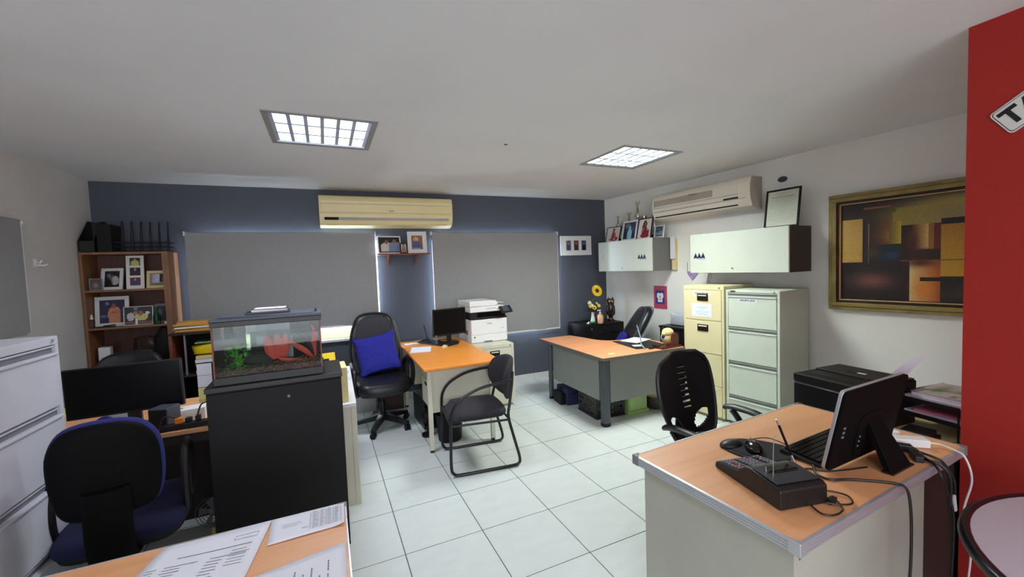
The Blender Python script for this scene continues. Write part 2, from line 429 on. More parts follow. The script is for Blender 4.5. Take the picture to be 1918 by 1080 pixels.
struct('window_4', MB().box(-2.0, -1.95, YF - .1, YF - .04, .4, 2.3).box(1.65, 1.7, YF - .1, YF - .04, .4, 2.3).box(-2, 1.7, YF - .1, YF - .04, 2.25, 2.3).box(-2, 1.7, YF - .1, YF - .04, .4, .45).box(-.8, -.75, YF - .1, YF - .04, .45, 2.25).box(.45, .5, YF - .1, YF - .04, .45, 2.25), ALU)
# ceiling with four openings for the light fittings
FIX = [(-0.02, 3.04), (2.485, 3.015), (-0.02, -0.75), (2.0, -1.3)]
FH = 0.295
xs = sorted({XL - .1, XRF + .2} | {c[0] + s for c in FIX for s in (-FH, FH)}); ys = sorted({YF - .1, YB + .1} | {c[1] + s for c in FIX for s in (-FH, FH)})
mb = MB(); mb.v = [(x, y, HC) for y in ys for x in xs]; nx = len(xs)
for j in range(len(ys) - 1):
    for i in range(nx - 1):
        mx_, my_ = (xs[i] + xs[i + 1]) / 2, (ys[j] + ys[j + 1]) / 2
        if any(abs(mx_ - c[0]) < FH and abs(my_ - c[1]) < FH for c in FIX): continue
        a = j * nx + i; mb.f.append((a, a + nx, a + nx + 1, a + 1))
me = bpy.data.meshes.new('ceiling'); me.from_pydata(mb.v, [], mb.f); me.materials.append(CEIL)
o = bpy.data.objects.new('ceiling', me); COL.objects.link(o); o['kind'] = 'structure'
# the roof slab above the ceiling keeps the sky out
struct('ceiling_slab', MB().box(XL - .2, XRF + .3, YF - .2, YB + .2, HC + .14, HC + .2), CEIL, smooth=0)
# skirting
bb = struct('baseboard_back', MB().box(XL, 3.7, YB - .004, YB, 0, .078), GROUT, smooth=0)
x = XL + .01
while x < 3.66:
    part('tile', MB().box(x, min(x + .447, 3.69), YB - .012, YB - .004, .001, .08), BASE, bb, bev=.002); x += .45
bb = struct('baseboard_right', MB(), GROUT) if False else None
m = TR(C0.x, C0.y, 0, RZR)
b2 = struct('baseboard_right', MB().box(0.02, 4.2, -.004, 0, 0, .078, m), GROUT, smooth=0)
x = .03
while x < 4.1: part('tile', MB().box(x, x + .447, -.012, -.004, .001, .08, m), BASE, b2, bev=.002); x += .45

# windows behind the blinds
def window(n, w, frame_mat):
    f = struct('window_%d' % n, MB().box(w[0], w[0] + .05, 5.11, 5.16, w[2], w[3]).box(w[1] - .004, w[1], 5.11, 5.16, w[2], w[3])
               .box(w[0], w[1], 5.11, 5.16, w[3] - .05, w[3]).box((w[0] + w[1]) / 2 - .025, (w[0] + w[1]) / 2 + .025, 5.11, 5.16, w[2] + .03, w[3]), ALU)
    part('pane', MB().box(w[0] + .01, w[1] - .01, 5.132, 5.137, w[2] + .03, w[3] - .01), GLASSM, f)
    return f
w = window(1, W1, ALU)
part('bottom_rail', MB().box(W1[0], W1[1], 5.085, 5.16, .815, .945), CREAMM, w, bev=.006)
part('sill', MB().box(W1[0] - .03, W1[1] + .0, 5.01, 5.18, .785, .812), WHITE, w, bev=.004)
w = window(2, W2, ALU)
def blind(x0, x1, z0, z1, lab, y=4.992):
    k = y / 5.078; x0, x1 = x0 * k, x1 * k; z0, z1 = 1.55 + (z0 - 1.55) * k, 1.55 + (z1 - 1.55) * k
    t = th('roller_blind', lab, 'blind', (x0 + x1) / 2, y, z1); h = (x1 - x0) / 2; H = z1 - z0
    mb = MB(); n = 24; vs = []; fs = []
    for k in (0, 1):
        for j in range(2):
            for i in range(n + 1): vs.append((-h + 2 * h * i / n, 0.006 * math.sin(i * .55) * (1 - j) + k * .0015, -H * (1 - j)))
    for i in range(n):
        fs.append((i, i + 1, n + 2 + i, n + 1 + i)); o2 = 2 * n + 2; fs.append((o2 + i, o2 + n + 1 + i, o2 + n + 2 + i, o2 + i + 1))
    mb.add(vs, fs); part('cloth', mb, BLINDM, t)
    part('roller_tube', MB().cyl(.013, -h, h, 14, m=TR(0, .016, .0, 0, 0, 90)), BLINDM, t)
    for s in (-1, 1):
        part('bracket', MB().cyl(.02, 0, .008, 16, m=TR(s * (h + .004), .016, 0, 0, 0, 90)).box(s * (h + .008) - .004, s * (h + .008) + .004, .0, .087, -.022, .022), WHITE, t, bev=.002)
    part('bottom_bar', MB().box(-h, h, -.005, .007, -H - .012, -H + .008), WHITE, t, bev=.003)
    part('edge_tape', MB().box(h - .004, h + .002, -.001, .003, -H, 0), WHITE, t)
    return t
blind(-1.346, 0.462, 0.955, 2.003, 'wide grey roller blind behind the high-backed leather chair and aquarium')
blind(1.133, 2.902, 0.675, 2.003, 'long grey roller blind behind the white printer')
# left wall window and blind (continues out of frame)
w = struct('window_3', MB().box(XL - .1, XL - .05, 3.05, 3.99, 1.22, 1.26).box(XL - .1, XL - .05, 3.05, 3.09, 1.22, 1.97).box(XL - .1, XL - .05, 3.95, 3.99, 1.22, 1.97).box(XL - .1, XL - .05, 3.05, 3.99, 1.93, 1.97), ALU)
part('pane', MB().box(XL - .08, XL - .075, 3.07, 3.97, 1.24, 1.95), GLASSM, w)
t = th('roller_blind', 'grey roller blind on the left wall cut by the picture edge', 'blind', XL + .03, 3.52, 2.0, 90)
part('cloth', MB().box(-.56, .535, -.001, .001, -.79, 0), BLINDM, t)
part('edge_tape', MB().box(.535, .545, -.002, .002, -.79, 0), WHITE, t)
part('roller_tube', MB().cyl(.013, -.56, .54, 14, m=TR(0, .012, 0, 0, 0, 90)), BLINDM, t)
part('bracket', MB().cyl(.02, 0, .008, 16, m=TR(.545, .012, -.01, 0, 0, 90)), WHITE, t)
t = single('wall_hook', MB().box(-.012, .012, 0, .012, -.03, .03).tube([(0, .012, .01), (0, -.02, .0), (0, -.03, .02)], .005).tube([(0, 0, -.015), (.02, -.03, -.02), (.05, -.035, -.01)], .007), WHITE, 'small white plastic hook alone on the grey left wall', 'hook', XL + .012, 4.23, 1.71, 90)

# ------------------------------------------------------------------ ceiling light fittings
def fixture(cx, cy, tube, lab, first=True):
    t = th('ceiling_light', lab, 'ceiling light', cx, cy, HC, 1.09, 'recessed louvred ceiling lights')
    h = .32; g = .288
    part('frame', MB().box(-h, h, -h, -g, -.006, .004).box(-h, h, g, h, -.006, .004).box(-h, -g, -g, g, -.006, .004).box(g, h, -g, g, -.006, .004), DGREYT, t, bev=.002)
    hs = MB(); hs.v = [(-g, -g, 0), (g, -g, 0), (g, g, 0), (-g, g, 0), (-g, -g, .12), (g, -g, .12), (g, g, .12), (-g, g, .12)]
    hs.f = [(0, 1, 5, 4), (1, 2, 6, 5), (2, 3, 7, 6), (3, 0, 4, 7), (4, 5, 6, 7)]
    part('housing', hs, REFL, t, smooth=0)
    for k in (-1, 0, 1):
        part('lamp_tube', MB().cyl(.013, -g + .01, g - .01, 10, m=TR(0, k * .19, .092, 0, 0, 90)), tube, t)
    wedge = lambda L: MB().extx([(-.011, .004), (.011, .004), (.006, .02), (.003, .062), (-.003, .062), (-.006, .02)], -L, L)
    for k in (-3, -1, 1, 3):
        o = part('louver_rail', wedge(g - .002), REFL, t); o.location = (0, k * (g - .01) / 3, 0)
    lm = mesh(wedge(.088), 'louver_blade')
    for r in (-1, 0, 1):
        for k in range(7):
            o = part('louver_blade', lm, REFL, t); o.location = (-g + .01 + k * (2 * g - .02) / 6, r * .186, 0); o.rotation_euler = (0, 0, R(90))
    return t
DGREYT = M('light_fitting_frame', (150, 150, 146), 0.5)
fixture(*FIX[0], TUBE1, 'bluish louvred ceiling light above the left desk, nearer the air conditioner')
fixture(*FIX[1], TUBE2, 'brighter louvred ceiling light towards the white right wall')
for c in FIX[2:]:  # unseen fittings added to light the room from behind
    fixture(*c, TUBE2, 'added unseen louvred ceiling light behind the camera, ' + ('above the near left desk' if c[0] < 1 else 'by the red wall'))

# ------------------------------------------------------------------ air conditioners
def aircon(x, y, z, rz, w, h, d, mat, lab, kind):
    t = th('air_conditioner', lab, 'air conditioner', x, y, z, rz)
    prof = [(0, 0), (-d * .45, 0), (-d * .8, .03), (-d * .95, .09), (-d, .16), (-d, h - .08), (-d * .93, h - .02), (-d * .8, h), (0, h)]
    part('casing', MB().extx(prof, -w / 2, w / 2), mat, t, bev=.006)
    if kind == 1:
        part('front_panel', MB().box(-w / 2 + .02, w / 2 - .02, -d - .006, -d + .01, .135, h - .055), mat, t, bev=.004)
        part('panel_seam', MB().box(-w / 2 + .02, w / 2 - .03, -d - .0075, -d, h - .095, h - .092).box(-w / 2 + .02, w / 2 - .03, -d - .0075, -d, .15, .153), ACDK, t)
        st_ = TR(0, -d * .965, .085, 0, -14)
        part('chrome_strip', MB().box(-w / 2 + .05, w / 2 - .05, -.004, .004, -.014, .016, st_), CHROME, t)
        part('display_window', MB().box(-w / 2 + .05, -w / 2 + .19, -.006, .004, -.014, .016, st_), BLACKG, t)
        part('louver', MB().box(-w / 2 + .07, w / 2 - .07, -.008, .0, -.0, .035, TR(0, -d * .83, .018, 0, -50)), mat, t, bev=.003)
        text('BGH', .028, INKD, t, TR(.02, -d - .0065, .175) @ FACE, 'badge')
    else:
        for k in range(6):
            part('grille_slot', MB().box(-w / 2 + .03, w * .17, -d - .002, -d + .002, .178 + k * .0115, .1835 + k * .0115), ACDK, t)
        part('panel_seam', MB().box(-w / 2 + .02, w / 2 - .12, -d - .001, -d + .002, .155, .158).box(-w / 2 + .02, w / 2 - .05, -d * .985 - .002, -d * .96, .108, .111), ACDK, t)
        part('outlet_slot', MB().box(-w / 2 + .03, w / 2 - .14, -d * .9, -d * .84, .046, .058), BLACKP, t)
        part('display_window', MB().box(w * .27, w * .40, -d * .985 - .002, -d * .94, .115, .13), BLACKP, t)
        part('end_panel', MB().extx([(a * 1.01, b * 1.0 + (.002 if b > .1 else -.002)) for a, b in prof], w / 2 - .13, w / 2 - .0), mat, t, bev=.006)
        text('Panasonic', .026, INKD, t, TR(-.03, -d - .001, h - .075) @ FACE, 'badge')
    return t
aircon(.622, YB, 2.06, 0, 1.465, .34, .2, ACC, 'long yellowed air conditioner on the slate blue wall', 1)
aircon(*RW(1.70), 2.035, RZR, 1.22, .315, .2, ACW, 'ivory air conditioner on the white right wall', 2)

# ------------------------------------------------------------------ frames
def frame(name, lab, cat, x, y, z, rz, w, h, bw, fmat, fn, lean=0, mat_bw=0, nx=24, ny=30, depth=.015, group=None, stand=True, matc=None, glass=False, roll=0):
    # origin at bottom centre; picture faces local -Y
    t = th(name, lab, cat, x, y, z, rz, group, rx=-lean, ry=roll)
    mb = MB().box(-w / 2, w / 2, 0, depth, 0, bw).box(-w / 2, w / 2, 0, depth, h - bw, h).box(-w / 2, -w / 2 + bw, 0, depth, bw, h - bw).box(w / 2 - bw, w / 2, 0, depth, bw, h - bw)
    part('frame', mb, fmat, t, bev=min(.002, bw / 5))
    part('backing', MB().box(-w / 2 + bw * .8, w / 2 - bw * .8, depth * .55, depth * .9, bw * .8, h - bw * .8), matc or WHITE, t)
    if stand and lean:
        part('easel_stand', MB().box(-.015, .015, depth, depth + .003, 0.0, h * .5, TR(0, 0, .004, 0, 0)), BLACKM, t)
    if fn:
        b = bw + mat_bw
        picture('photo', -w / 2 + b, w / 2 - b, b, h - b, depth * .5, fn, nx, ny, t)
    return t
# ------------------------------------------------------------------ storage furniture
def filing(name, lab, x, y, rz, w, d, h, cuts, mat, style, group=None, bracket=None):
    t = th(name, lab, 'filing cabinet', x, y, 0, rz, group)
    part('body', MB().box(-w / 2, w / 2, .018, d, .03, h).box(-w / 2 + .02, w / 2 - .02, .04, d - .02, 0, .03)
         .box(-w / 2, w / 2, .0, .02, cuts[0], h).box(-w / 2, -w / 2 + .022, 0, .02, .03, cuts[0]).box(w / 2 - .022, w / 2, 0, .02, .03, cuts[0]), mat, t, bev=.003)
    ds = []
    for a, b in zip(cuts, cuts[1:]):
        if style == 'lip':
            dr = part('drawer', MB().box(-w / 2 + .026, w / 2 - .026, -.004, .02, b + .006, a - .034).box(-w / 2 + .026, w / 2 - .026, .004, .02, a - .012, a - .004), mat, t, bev=.003)
            part('finger_groove', MB().box(-w / 2 + .026, w / 2 - .026, .012, .0185, a - .034, a - .012), GREYPL, dr)
            part('handle', MB().box(-w / 2 + .026, w / 2 - .026, -.012, .002, a - .044, a - .032), mat, dr, bev=.003)
        else:
            dr = part('drawer', MB().box(-w / 2 + .024, w / 2 - .024, -.004, .02, b + .003, a - .003), mat, t, bev=.002)
            if style == 'pocket' and len(ds) > 1:
                part('latch', MB().box(w / 2 - .08, w / 2 - .04, -.008, -.003, a - .03, a - .018), mat, dr); ds.append(dr); continue
            hz = (a - .075) if style == 'pocket' else (a - .06); hx = style == 'pocket' and .0 or 0
            part('handle', MB().box(hx - .058, hx + .058, -.012, -.003, hz - .034, hz + .034), BLACKM, dr, bev=.004)
            part('handle_lip', MB().box(hx - .045, hx + .045, -.017, -.009, hz + .012, hz + .024), mat, dr, bev=.002)
        ds.append(dr)
    part('lock', MB().cyl(.008, 0, .004, 12, m=TR(w / 2 - .045, -.0, (h + cuts[0]) / 2, 0, 90)), CHROME, t)
    return t, ds
g, gd = filing('filing_cabinet', 'tall grey-green four-drawer filing cabinet with one label, right of the cream one', 3.3875, 2.5125, -82, .472, .5, 1.266, [1.245, .925, .605, .285, .03], GREYM, 'lip')
part('label_holder', MB().box(-.19, -.145, -.003, 0, 1.251, 1.261), BLACKP, g)
lb = part('paper_label', MB().box(-.115, .045, -.0052, -.0042, 1.158, 1.193), WHITE, gd[0])
text('GRUPO JAG', .026, NAVYF, gd[0], TR(-.035, -.0058, 1.176) @ FACE, bold=.0004)
c, cdw = filing('filing_cabinet', 'tall cream-yellow filing cabinet with two paper notes, beside the corner desk', 3.318, 2.975, -82, .43, .5, 1.30, [1.262, .962, .637, .33, .03], CREAMM, 'pocket')
part('paper_label', MB().box(-.105, .085, -.0052, -.0042, 1.206, 1.246), WHITE, cdw[0])
text('ALQUILERES JAG', .0195, NAVYF, cdw[0], TR(-.01, -.0058, 1.226) @ FACE, bold=.0004)
part('paper_note', MB().box(-.12, .095, -.0056, -.0042, .995, 1.125), PAPER, cdw[0])
for k, wd in enumerate((.055, .018, .07, .062)):
    part('printed_line', MB().box(-.012 - wd, -.012 + wd, -.0064, -.0056, 1.085 - k * .022, 1.091 - k * .022), LBLUE, cdw[0])
f, _ = filing('filing_cabinet', 'light grey wide filing cabinet at the left picture edge', -1.1, 1.93, 90, .91, .46, 1.33, [1.295, 1.03, .755, .48, .2, .03], LGREYM, 'lip')
part('label_holder', MB().box(-.25, -.19, -.003, 0, 1.305, 1.318), BLACKP, f)
f, _ = filing('filing_cabinet', 'low beige two-drawer filing cabinet under the white printer', 1.578, 4.215, 2, .465, .6, .705, [.665, .345, .03], BEIGEM, 'lowpocket')

def wallcab(lab, s0, s1, z0, z1, side, logo_x, grp='white wall cabinets with three-peak logo'):
    x, y = RW((s0 + s1) / 2); w = s1 - s0; d = .35
    t = th('wall_cabinet', lab, 'wall cabinet', x, y, z0, RZR, grp); h = z1 - z0
    part('carcass', MB().box(-w / 2, w / 2, -d + .012, -.002, 0, .018).box(-w / 2, w / 2, -d + .012, -.002, h - .018, h).box(-w / 2, -w / 2 + .018, -d + .012, -.002, .018, h - .018)
         .box(w / 2 - .018, w / 2, -d + .012, -.002, .018, h - .018).box(-w / 2 + .018, w / 2 - .018, -.012, -.002, .018, h - .018), side, t, bev=.001)
    dr = part('door', MB().box(-w / 2 + .002, w / 2 - .002, -d - .008, -d + .011, .002, h - .002), CABW, t, bev=.0015)
    part('lock', MB().cyl(.008, 0, .005, 12, m=TR(-.02, -d - .008, .045, 0, 90)).box(-.014, -.0, -d - .022, -d - .012, .038, .043), CHROME, dr)
    lg = MB(); s = .048
    for k in range(3):
        x0 = logo_x + (k - 1) * s * .92
        for q in ([(x0 - s * .54, 0), (x0 - s * .10, 0), (x0 + .0, s * .24), (x0 + s * .10, 0), (x0 + s * .54, 0), (x0, s * 1.2)],):
            n = len(q); lg.add([(a, -d - .0088, b + h * .38) for a, b in q] + [(a, -d - .0076, b + h * .38) for a, b in q],
                               [(0, 1, 2), (0, 2, 5), (2, 3, 4), (2, 4, 5)] + [(i, (i + 1) % n, n + (i + 1) % n, n + i) for i in range(n)])
    part('logo', lg, M('logo_navy', (14, 20, 62), .5), dr, smooth=0)
    part('logo_caption', MB().box(logo_x - .025, logo_x + .07, -d - .0088, -d - .0078, h * .38 - .012, h * .38 - .006), LBLUE2, dr)
    return t, dr
LBLUE2 = M('caption_blue', (110, 140, 200), .6)
t, dr = wallcab('white wall cabinet with grey side, under the trophies and photographs', .262, 1.22, 1.445, 1.843, CABG, .32)
stp = M('pink_stamp', (226, 150, 160), .7)
part('faded_stamp', MB().box(-.41, -.36, -.3592, -.358, .215, .222).box(-.405, -.365, -.3592, -.358, .195, .201).box(-.412, -.358, -.3592, -.358, .17, .175).box(-.39, -.38, -.3592, -.358, .17, .225).box(-.412, -.407, -.3592, -.358, .15, .175).box(-.363, -.358, -.3592, -.358, .15, .175), stp, dr)
wallcab('longer white wall cabinet with dark brown side, above the tall filing cabinets', 1.752, 2.745, 1.418, 1.823, CABB, -.385)
m_ = th('document_holder', 'cream folder and white papers hung between wall and grey-sided wall cabinet', 'folder', *RW(1.262), 1.45, RZR)
part('folder', MB().box(-.03, .03, -.035, -.004, 0, .37), CREAMP, m_, bev=.002)
part('papers', MB().box(-.034, .024, -.055, -.036, .13, .40), PAPER, m_, bev=.002)

# framed pictures and trophies on the first wall cabinet
ZC = 1.843
dark_hair = (40, 26, 22)
f1 = shapes_fn((226, 218, 210), [('e', .5, .78, .10, .17, dark_hair), ('e', .5, .74, .07, .1, (170, 110, 84)), ('e', .52, .42, .15, .25, (176, 60, 72)), ('e', .62, .2, .26, .16, (168, 48, 66)), ('e', .66, .38, .06, .2, (190, 130, 104)), ('e', .46, .16, .2, .09, (180, 60, 76)), ('e', .62, .16, .06, .08, (232, 214, 200))])
f2 = shapes_fn((60, 66, 74), [('g', .3, .8, .3, .2, (130, 140, 150)), ('g', .8, .6, .3, .3, (70, 90, 120)), ('e', .5, .72, .07, .08, (196, 150, 124)), ('e', .5, .6, .09, .14, (130, 190, 210)), ('e', .52, .26, .2, .34, (140, 200, 222)), ('g', .15, .25, .14, .3, (24, 24, 30)), ('g', .85, .2, .14, .2, (30, 30, 40))])
f3 = shapes_fn((232, 220, 212), [('e', .5, .76, .16, .2, dark_hair), ('e', .44, .6, .15, .2, (54, 30, 26)), ('e', .53, .76, .09, .12, (150, 92, 70)), ('e', .5, .36, .22, .32, (120, 44, 48)), ('e', .56, .12, .36, .14, (142, 40, 60)), ('e', .8, .3, .1, .15, (132, 40, 52)), ('e', .4, .46, .07, .12, (160, 104, 82))])
f4 = shapes_fn((120, 134, 144), [('r', 0, 0, 1, .3, (160, 176, 190)), ('r', .1, .1, .9, .22, (70, 84, 96)), ('e', .3, .62, .18, .14, (60, 70, 78)), ('e', .72, .7, .16, .14, (70, 80, 84)), ('g', .5, .9, .5, .12, (50, 60, 66))])
frame('photo_frame', 'small framed photo of a woman in red, leftmost on the grey-sided wall cabinet', 'photo frame', *RW(.40, .24), ZC, RZR - 2, .285, .215, .008, DKRED, f1, 14, 0)
frame('photo_frame', 'white framed photo of a pale blue dress on the wall cabinet', 'photo frame', *RW(.705, .235), ZC, RZR, .26, .265, .022, WHITE, f2, 12)
frame('photo_frame', 'framed photo of a long-haired woman in dark red on the wall cabinet', 'photo frame', *RW(.965, .235), ZC, RZR, .235, .265, .010, DKRED, f3, 12, .008)
frame('photo_frame', 'small white framed grey landscape photo, rightmost on the wall cabinet', 'photo frame', *RW(1.13, .15), ZC, RZR, .15, .155, .012, WHITE, f4, 10)
def trophy(s, off, z0, h, kind, lab):
    h *= 1.04
    x, y = RW(s, off); t = th('trophy', lab, 'trophy', x, y, z0, RZR, 'trophies behind the photo frames')
    part('base', MB().box(-.035, .035, -.03, .03, 0, .035).box(-.028, .028, -.024, .024, .035, .05), BLACKG, t, bev=.003)
    part('column', MB().lathe([(.012, .05), (.016, .06), (.013, .08), (.013, h * .55), (.022, h * .58), (.029, h * .64), (.022, h * .70), (.008, h * .72)], 14), CHROME if kind else TROPHG, t)
    fg = MB().ell(0, 0, h * .97, .009, .009, .012).tube([(0, 0, h * .93), (0, 0, h * .83)], [.006, .011]).tube([(-.004, 0, h * .83), (-.01, 0, h * .77), (-.008, 0, h * .71)], .006).tube([(.004, 0, h * .83), (.012, 0, h * .77), (.016, -.01, h * .72)], .006)
    fg.tube([(-.008, 0, h * .92), (-.03, 0, h * .95), (-.026, 0, h * 1.03)], .0045).tube([(.008, 0, h * .92), (.03, 0, h * .94), (.034, 0, h * 1.02)], .0045)
    part('figure', fg, TROPHG, t)
trophy(.385, .10, ZC, .345, 1, 'silver trophy rising behind the leftmost photo of a woman in red')
trophy(.60, .10, ZC, .36, 0, 'slim gold trophy behind the white framed blue dress photo')
trophy(.755, .10, ZC, .475, 1, 'tallest trophy, between the blue dress photo and the dark red photo')
trophy(1.03, .10, ZC, .43, 1, 'trophy with dark column just left of the ivory air conditioner')
x, y = RW(.86, .10)
t = th('trophy', 'small gold cup trophy behind the dark red portrait', 'trophy', x, y, ZC, RZR, 'trophies behind the photo frames')
part('base', MB().box(-.03, .03, -.03, .03, 0, .06), BLACKG, t, bev=.003)
part('cup', MB().lathe([(.02, .06), (.008, .09), (.008, .2), (.02, .22), (.032, .25), (.036, .30), (.03, .30), (.02, .23)], 16), TROPHG, t)

# certificate, oval plate
ct_ = frame('certificate_frame', 'black framed certificate leaning on top of the brown-sided wall cabinet', 'certificate', *RW(2.585, .20), 1.823, RZR, .30, .355, .016, BLACKM, None, 9, matc=M('certificate_paper', (206, 210, 188), .5))
mb = MB(); rnd = random.Random(3)
for k in range(15):
    w_ = (.07, .05, .10)[k] if k < 3 else .118 - (.05 if k in (8, 14) else 0)
    mb.box(-w_, w_ - (rnd.random() * .03 if k > 2 else 0), .0076, .0084, .315 - k * .0185, .3165 - k * .0185 + (.003 if k == 2 else 0))
part('printed_lines', mb, INK, ct_, kind='stuff')
o = single('wall_plaque', MB().pad([(.043 * math.cos(a * PI / 12), .027 * math.sin(a * PI / 12)) for a in range(24)], .02).pad([(.03 * math.cos(a * PI / 12), .016 * math.sin(a * PI / 12)) for a in range(24)], .028), GREYBL, 'small grey oval plate on the wall above the certificate', 'plaque', *RW(2.505, .01), 2.283, RZR)

# triptych and shelf with three photos on the blue wall
tp = frame('picture_frame', 'white wall frame with three small portraits, beside the blind', 'picture frame', 3.2, YB - .018, 1.688, 0, .51, .275, .006, WHITE, None, 0)
part('mount_board', MB().box(-.249, .249, .004, .009, .006, .269), WHITE, tp)
for k, (bg, sh) in enumerate((((96, 110, 130), (50, 58, 84)), ((120, 66, 60), (40, 36, 44)), ((84, 104, 132), (24, 26, 34)))):
    picture('photo', -.165 + k * .127, -.085 + k * .127, .07, .21, .003, shapes_fn(bg, person(.5, .9, .95, sh), seed=k), 12, 18, tp)
    part('photo_bevel', MB().box(-.168 + k * .127, -.082 + k * .127, .0032, .0045, .067, .213), PAPER, tp)
sh = th('wall_shelf', 'small brown wooden wall shelf carrying three framed photos', 'shelf', .765, YB, 1.742, 0)
part('board', MB().box(-.3, .305, -.165, 0, 0, .016), WOODR, sh, bev=.002)
for xx in (-.165, .155):
    part('bracket', MB().extx([(0, 0), (-.115, 0), (-.115, -.014), (-.09, -.022), (-.055, -.04), (-.03, -.075), (-.02, -.115), (0, -.125)], xx - .01, xx + .01), WOODR, sh, bev=.002)
ZS = 1.758
fa = shapes_fn((26, 24, 24), person(.38, .84, .8, (214, 200, 190), (140, 98, 78), (26, 20, 18)) + person(.75, .88, .8, (128, 138, 176), (150, 106, 84), (26, 20, 18)) + [('r', 0, 0, 1, .09, (90, 60, 46))])
fb = shapes_fn((180, 172, 160), person(.5, .92, 1.1, (150, 110, 90), (186, 128, 104)))
fc = shapes_fn((128, 84, 60), [('r', .62, .3, 1, 1, (150, 96, 60))] + [('e', .4, .72, .24, .2, (208, 160, 92)), ('e', .46, .7, .13, .15, (214, 164, 138)), ('e', .42, .3, .36, .32, (66, 84, 140)), ('r', .1, 0, .8, .28, (62, 80, 136)), ('r', .1, .04, .8, .1, (200, 170, 140))])
frame('photo_frame', 'landscape photo of two men in light shirts on the small wall shelf', 'photo frame', .612, 4.955, ZS, 6, .27, .212, .014, WHITE, fa, 12, 0, 30, 24)
frame('photo_frame', 'tiny black framed portrait between two larger photos on the wall shelf', 'photo frame', .765, 4.925, ZS, 0, .085, .125, .012, BLACKG, fb, 10, .0, 12, 16)
frame('photo_frame', 'white portrait photo frame of a blonde person in blue, right on wall shelf', 'photo frame', .93, 4.96, ZS, -3, .225, .262, .016, WHITE, fc, 8, .032, 20, 30)

# painting
pt_ = th('painting', 'large abstract painting of ochre blocks in a gold frame by the red wall', 'painting', *RW(3.53, .01), 1.092, RZR)
PW, PH = 1.27, .962
def moulding(a, b, y0, y1, mat, nm):       # rectangular ring between insets a and b
    w, h = PW / 2, PH
    part(nm, MB().box(-w + a, w - a, y0, y1, a, b).box(-w + a, w - a, y0, y1, h - b, h - a).box(-w + a, -w + b, y0, y1, b, h - b).box(w - b, w - a, y0, y1, b, h - b), mat, pt_, bev=.005)
moulding(0, .03, -.03, 0, GOLD, 'outer_moulding'); moulding(.03, .062, -.042, 0, GOLD, 'gold_moulding')
moulding(.062, .082, -.028, 0, DKRED, 'dark_slip'); moulding(.082, .089, -.032, 0, GOLDI, 'gold_lip')
dk = (38, 26, 22)
PX = lambda s: (s - 2.99) / 1.08
PZ = lambda z: (z - 1.185) / .785
art = shapes_fn(dk, [
    ('h', PX(3.34), PZ(1.78), 1.0, PZ(1.90), (120, 110, 40), (170, 160, 110)), ('g', PX(3.70), PZ(1.90), .35, .10, (176, 160, 96)),
    ('g', PX(3.42), PZ(1.80), .16, .12, (150, 130, 50)), ('g', PX(3.30), PZ(1.70), .10, .17, (120, 62, 36)), ('g', PX(3.62), PZ(1.86), .3, .10, (160, 140, 66)),
    ('g', PX(3.35), PZ(1.69), .07, .10, (172, 156, 40)), ('h', PX(3.32), PZ(1.765), PX(3.72), PZ(1.87), (150, 132, 48), (158, 142, 104)), ('h', PX(3.30), PZ(1.63), PX(3.37), PZ(1.80), (110, 84, 36), (180, 160, 40)),
    ('g', PX(3.1), PZ(1.93), .12, .06, (30, 20, 18)), ('r', PX(3.14), PZ(1.915), PX(3.31), PZ(1.925), (142, 84, 52)), ('h', PX(3.0), PZ(1.49), PX(3.135), PZ(1.845), (214, 176, 96), (196, 154, 74)),
    ('r', PX(3.136), PZ(1.58), PX(3.15), PZ(1.845), (24, 16, 14)), ('w', PX(3.17), PZ(1.36), PX(3.178), PZ(1.80), (90, 60, 40), (136, 116, 66)),
    ('r', PX(3.23), PZ(1.50), PX(3.372), PZ(1.63), (26, 38, 44)), ('g', PX(3.32), PZ(1.54), .05, .05, (40, 58, 96)), ('g', PX(3.2), PZ(1.56), .05, .06, (70, 50, 28)),
    ('r', PX(3.0), PZ(1.19), PX(3.425), PZ(1.487), (34, 26, 26)), ('g', PX(3.2), PZ(1.34), .15, .10, (120, 70, 62)),
    ('r', PX(3.373), PZ(1.50), PX(3.587), PZ(1.765), (46, 24, 20)), ('g', PX(3.48), PZ(1.65), .055, .11, (206, 152, 76)), ('h', PX(3.44), PZ(1.58), PX(3.524), PZ(1.76), (110, 62, 34), (214, 176, 100)),
    ('g', PX(3.44), PZ(1.62), .03, .14, (66, 34, 26)), ('g', PX(3.47), PZ(1.56), .09, .035, (56, 30, 24)), ('r', PX(3.524), PZ(1.575), PX(3.554), PZ(1.765), (150, 100, 46)), ('r', PX(3.554), PZ(1.575), PX(3.587), PZ(1.765), (100, 40, 26)),
    ('r', PX(3.373), PZ(1.493), PX(3.587), PZ(1.499), (140, 96, 70)), ('h', PX(3.425), PZ(1.19), PX(3.586), PZ(1.49), (220, 190, 124), (176, 84, 30)), ('g', PX(3.50), PZ(1.28), .06, .10, (218, 130, 50)), ('g', PX(3.48), PZ(1.48), .1, .05, (84, 44, 30)),
    ('w', PX(3.588), PZ(1.375), PX(3.78), PZ(1.75), (196, 150, 40), (176, 124, 40)), ('r', PX(3.588), PZ(1.492), PX(3.78), PZ(1.497), (110, 78, 30)), ('r', PX(3.588), PZ(1.752), PX(3.80), PZ(1.79), (28, 22, 20)),
    ('r', PX(3.48), PZ(1.345), PX(3.80), PZ(1.372), (32, 28, 30)), ('g', PX(3.68), PZ(1.25), .08, .06, (62, 44, 34)),
    ('h', PX(3.80), PZ(1.30), PX(3.98), PZ(1.66), (176, 90, 40), (214, 170, 96)), ('r', PX(3.86), PZ(1.66), PX(4.05), PZ(1.80), (84, 60, 40))], noise=.04, seed=5)
picture('canvas', -PW / 2 + .088, PW / 2 - .088, .088, PH - .088, -.012, art, 150, 110, pt_, CANVAS)
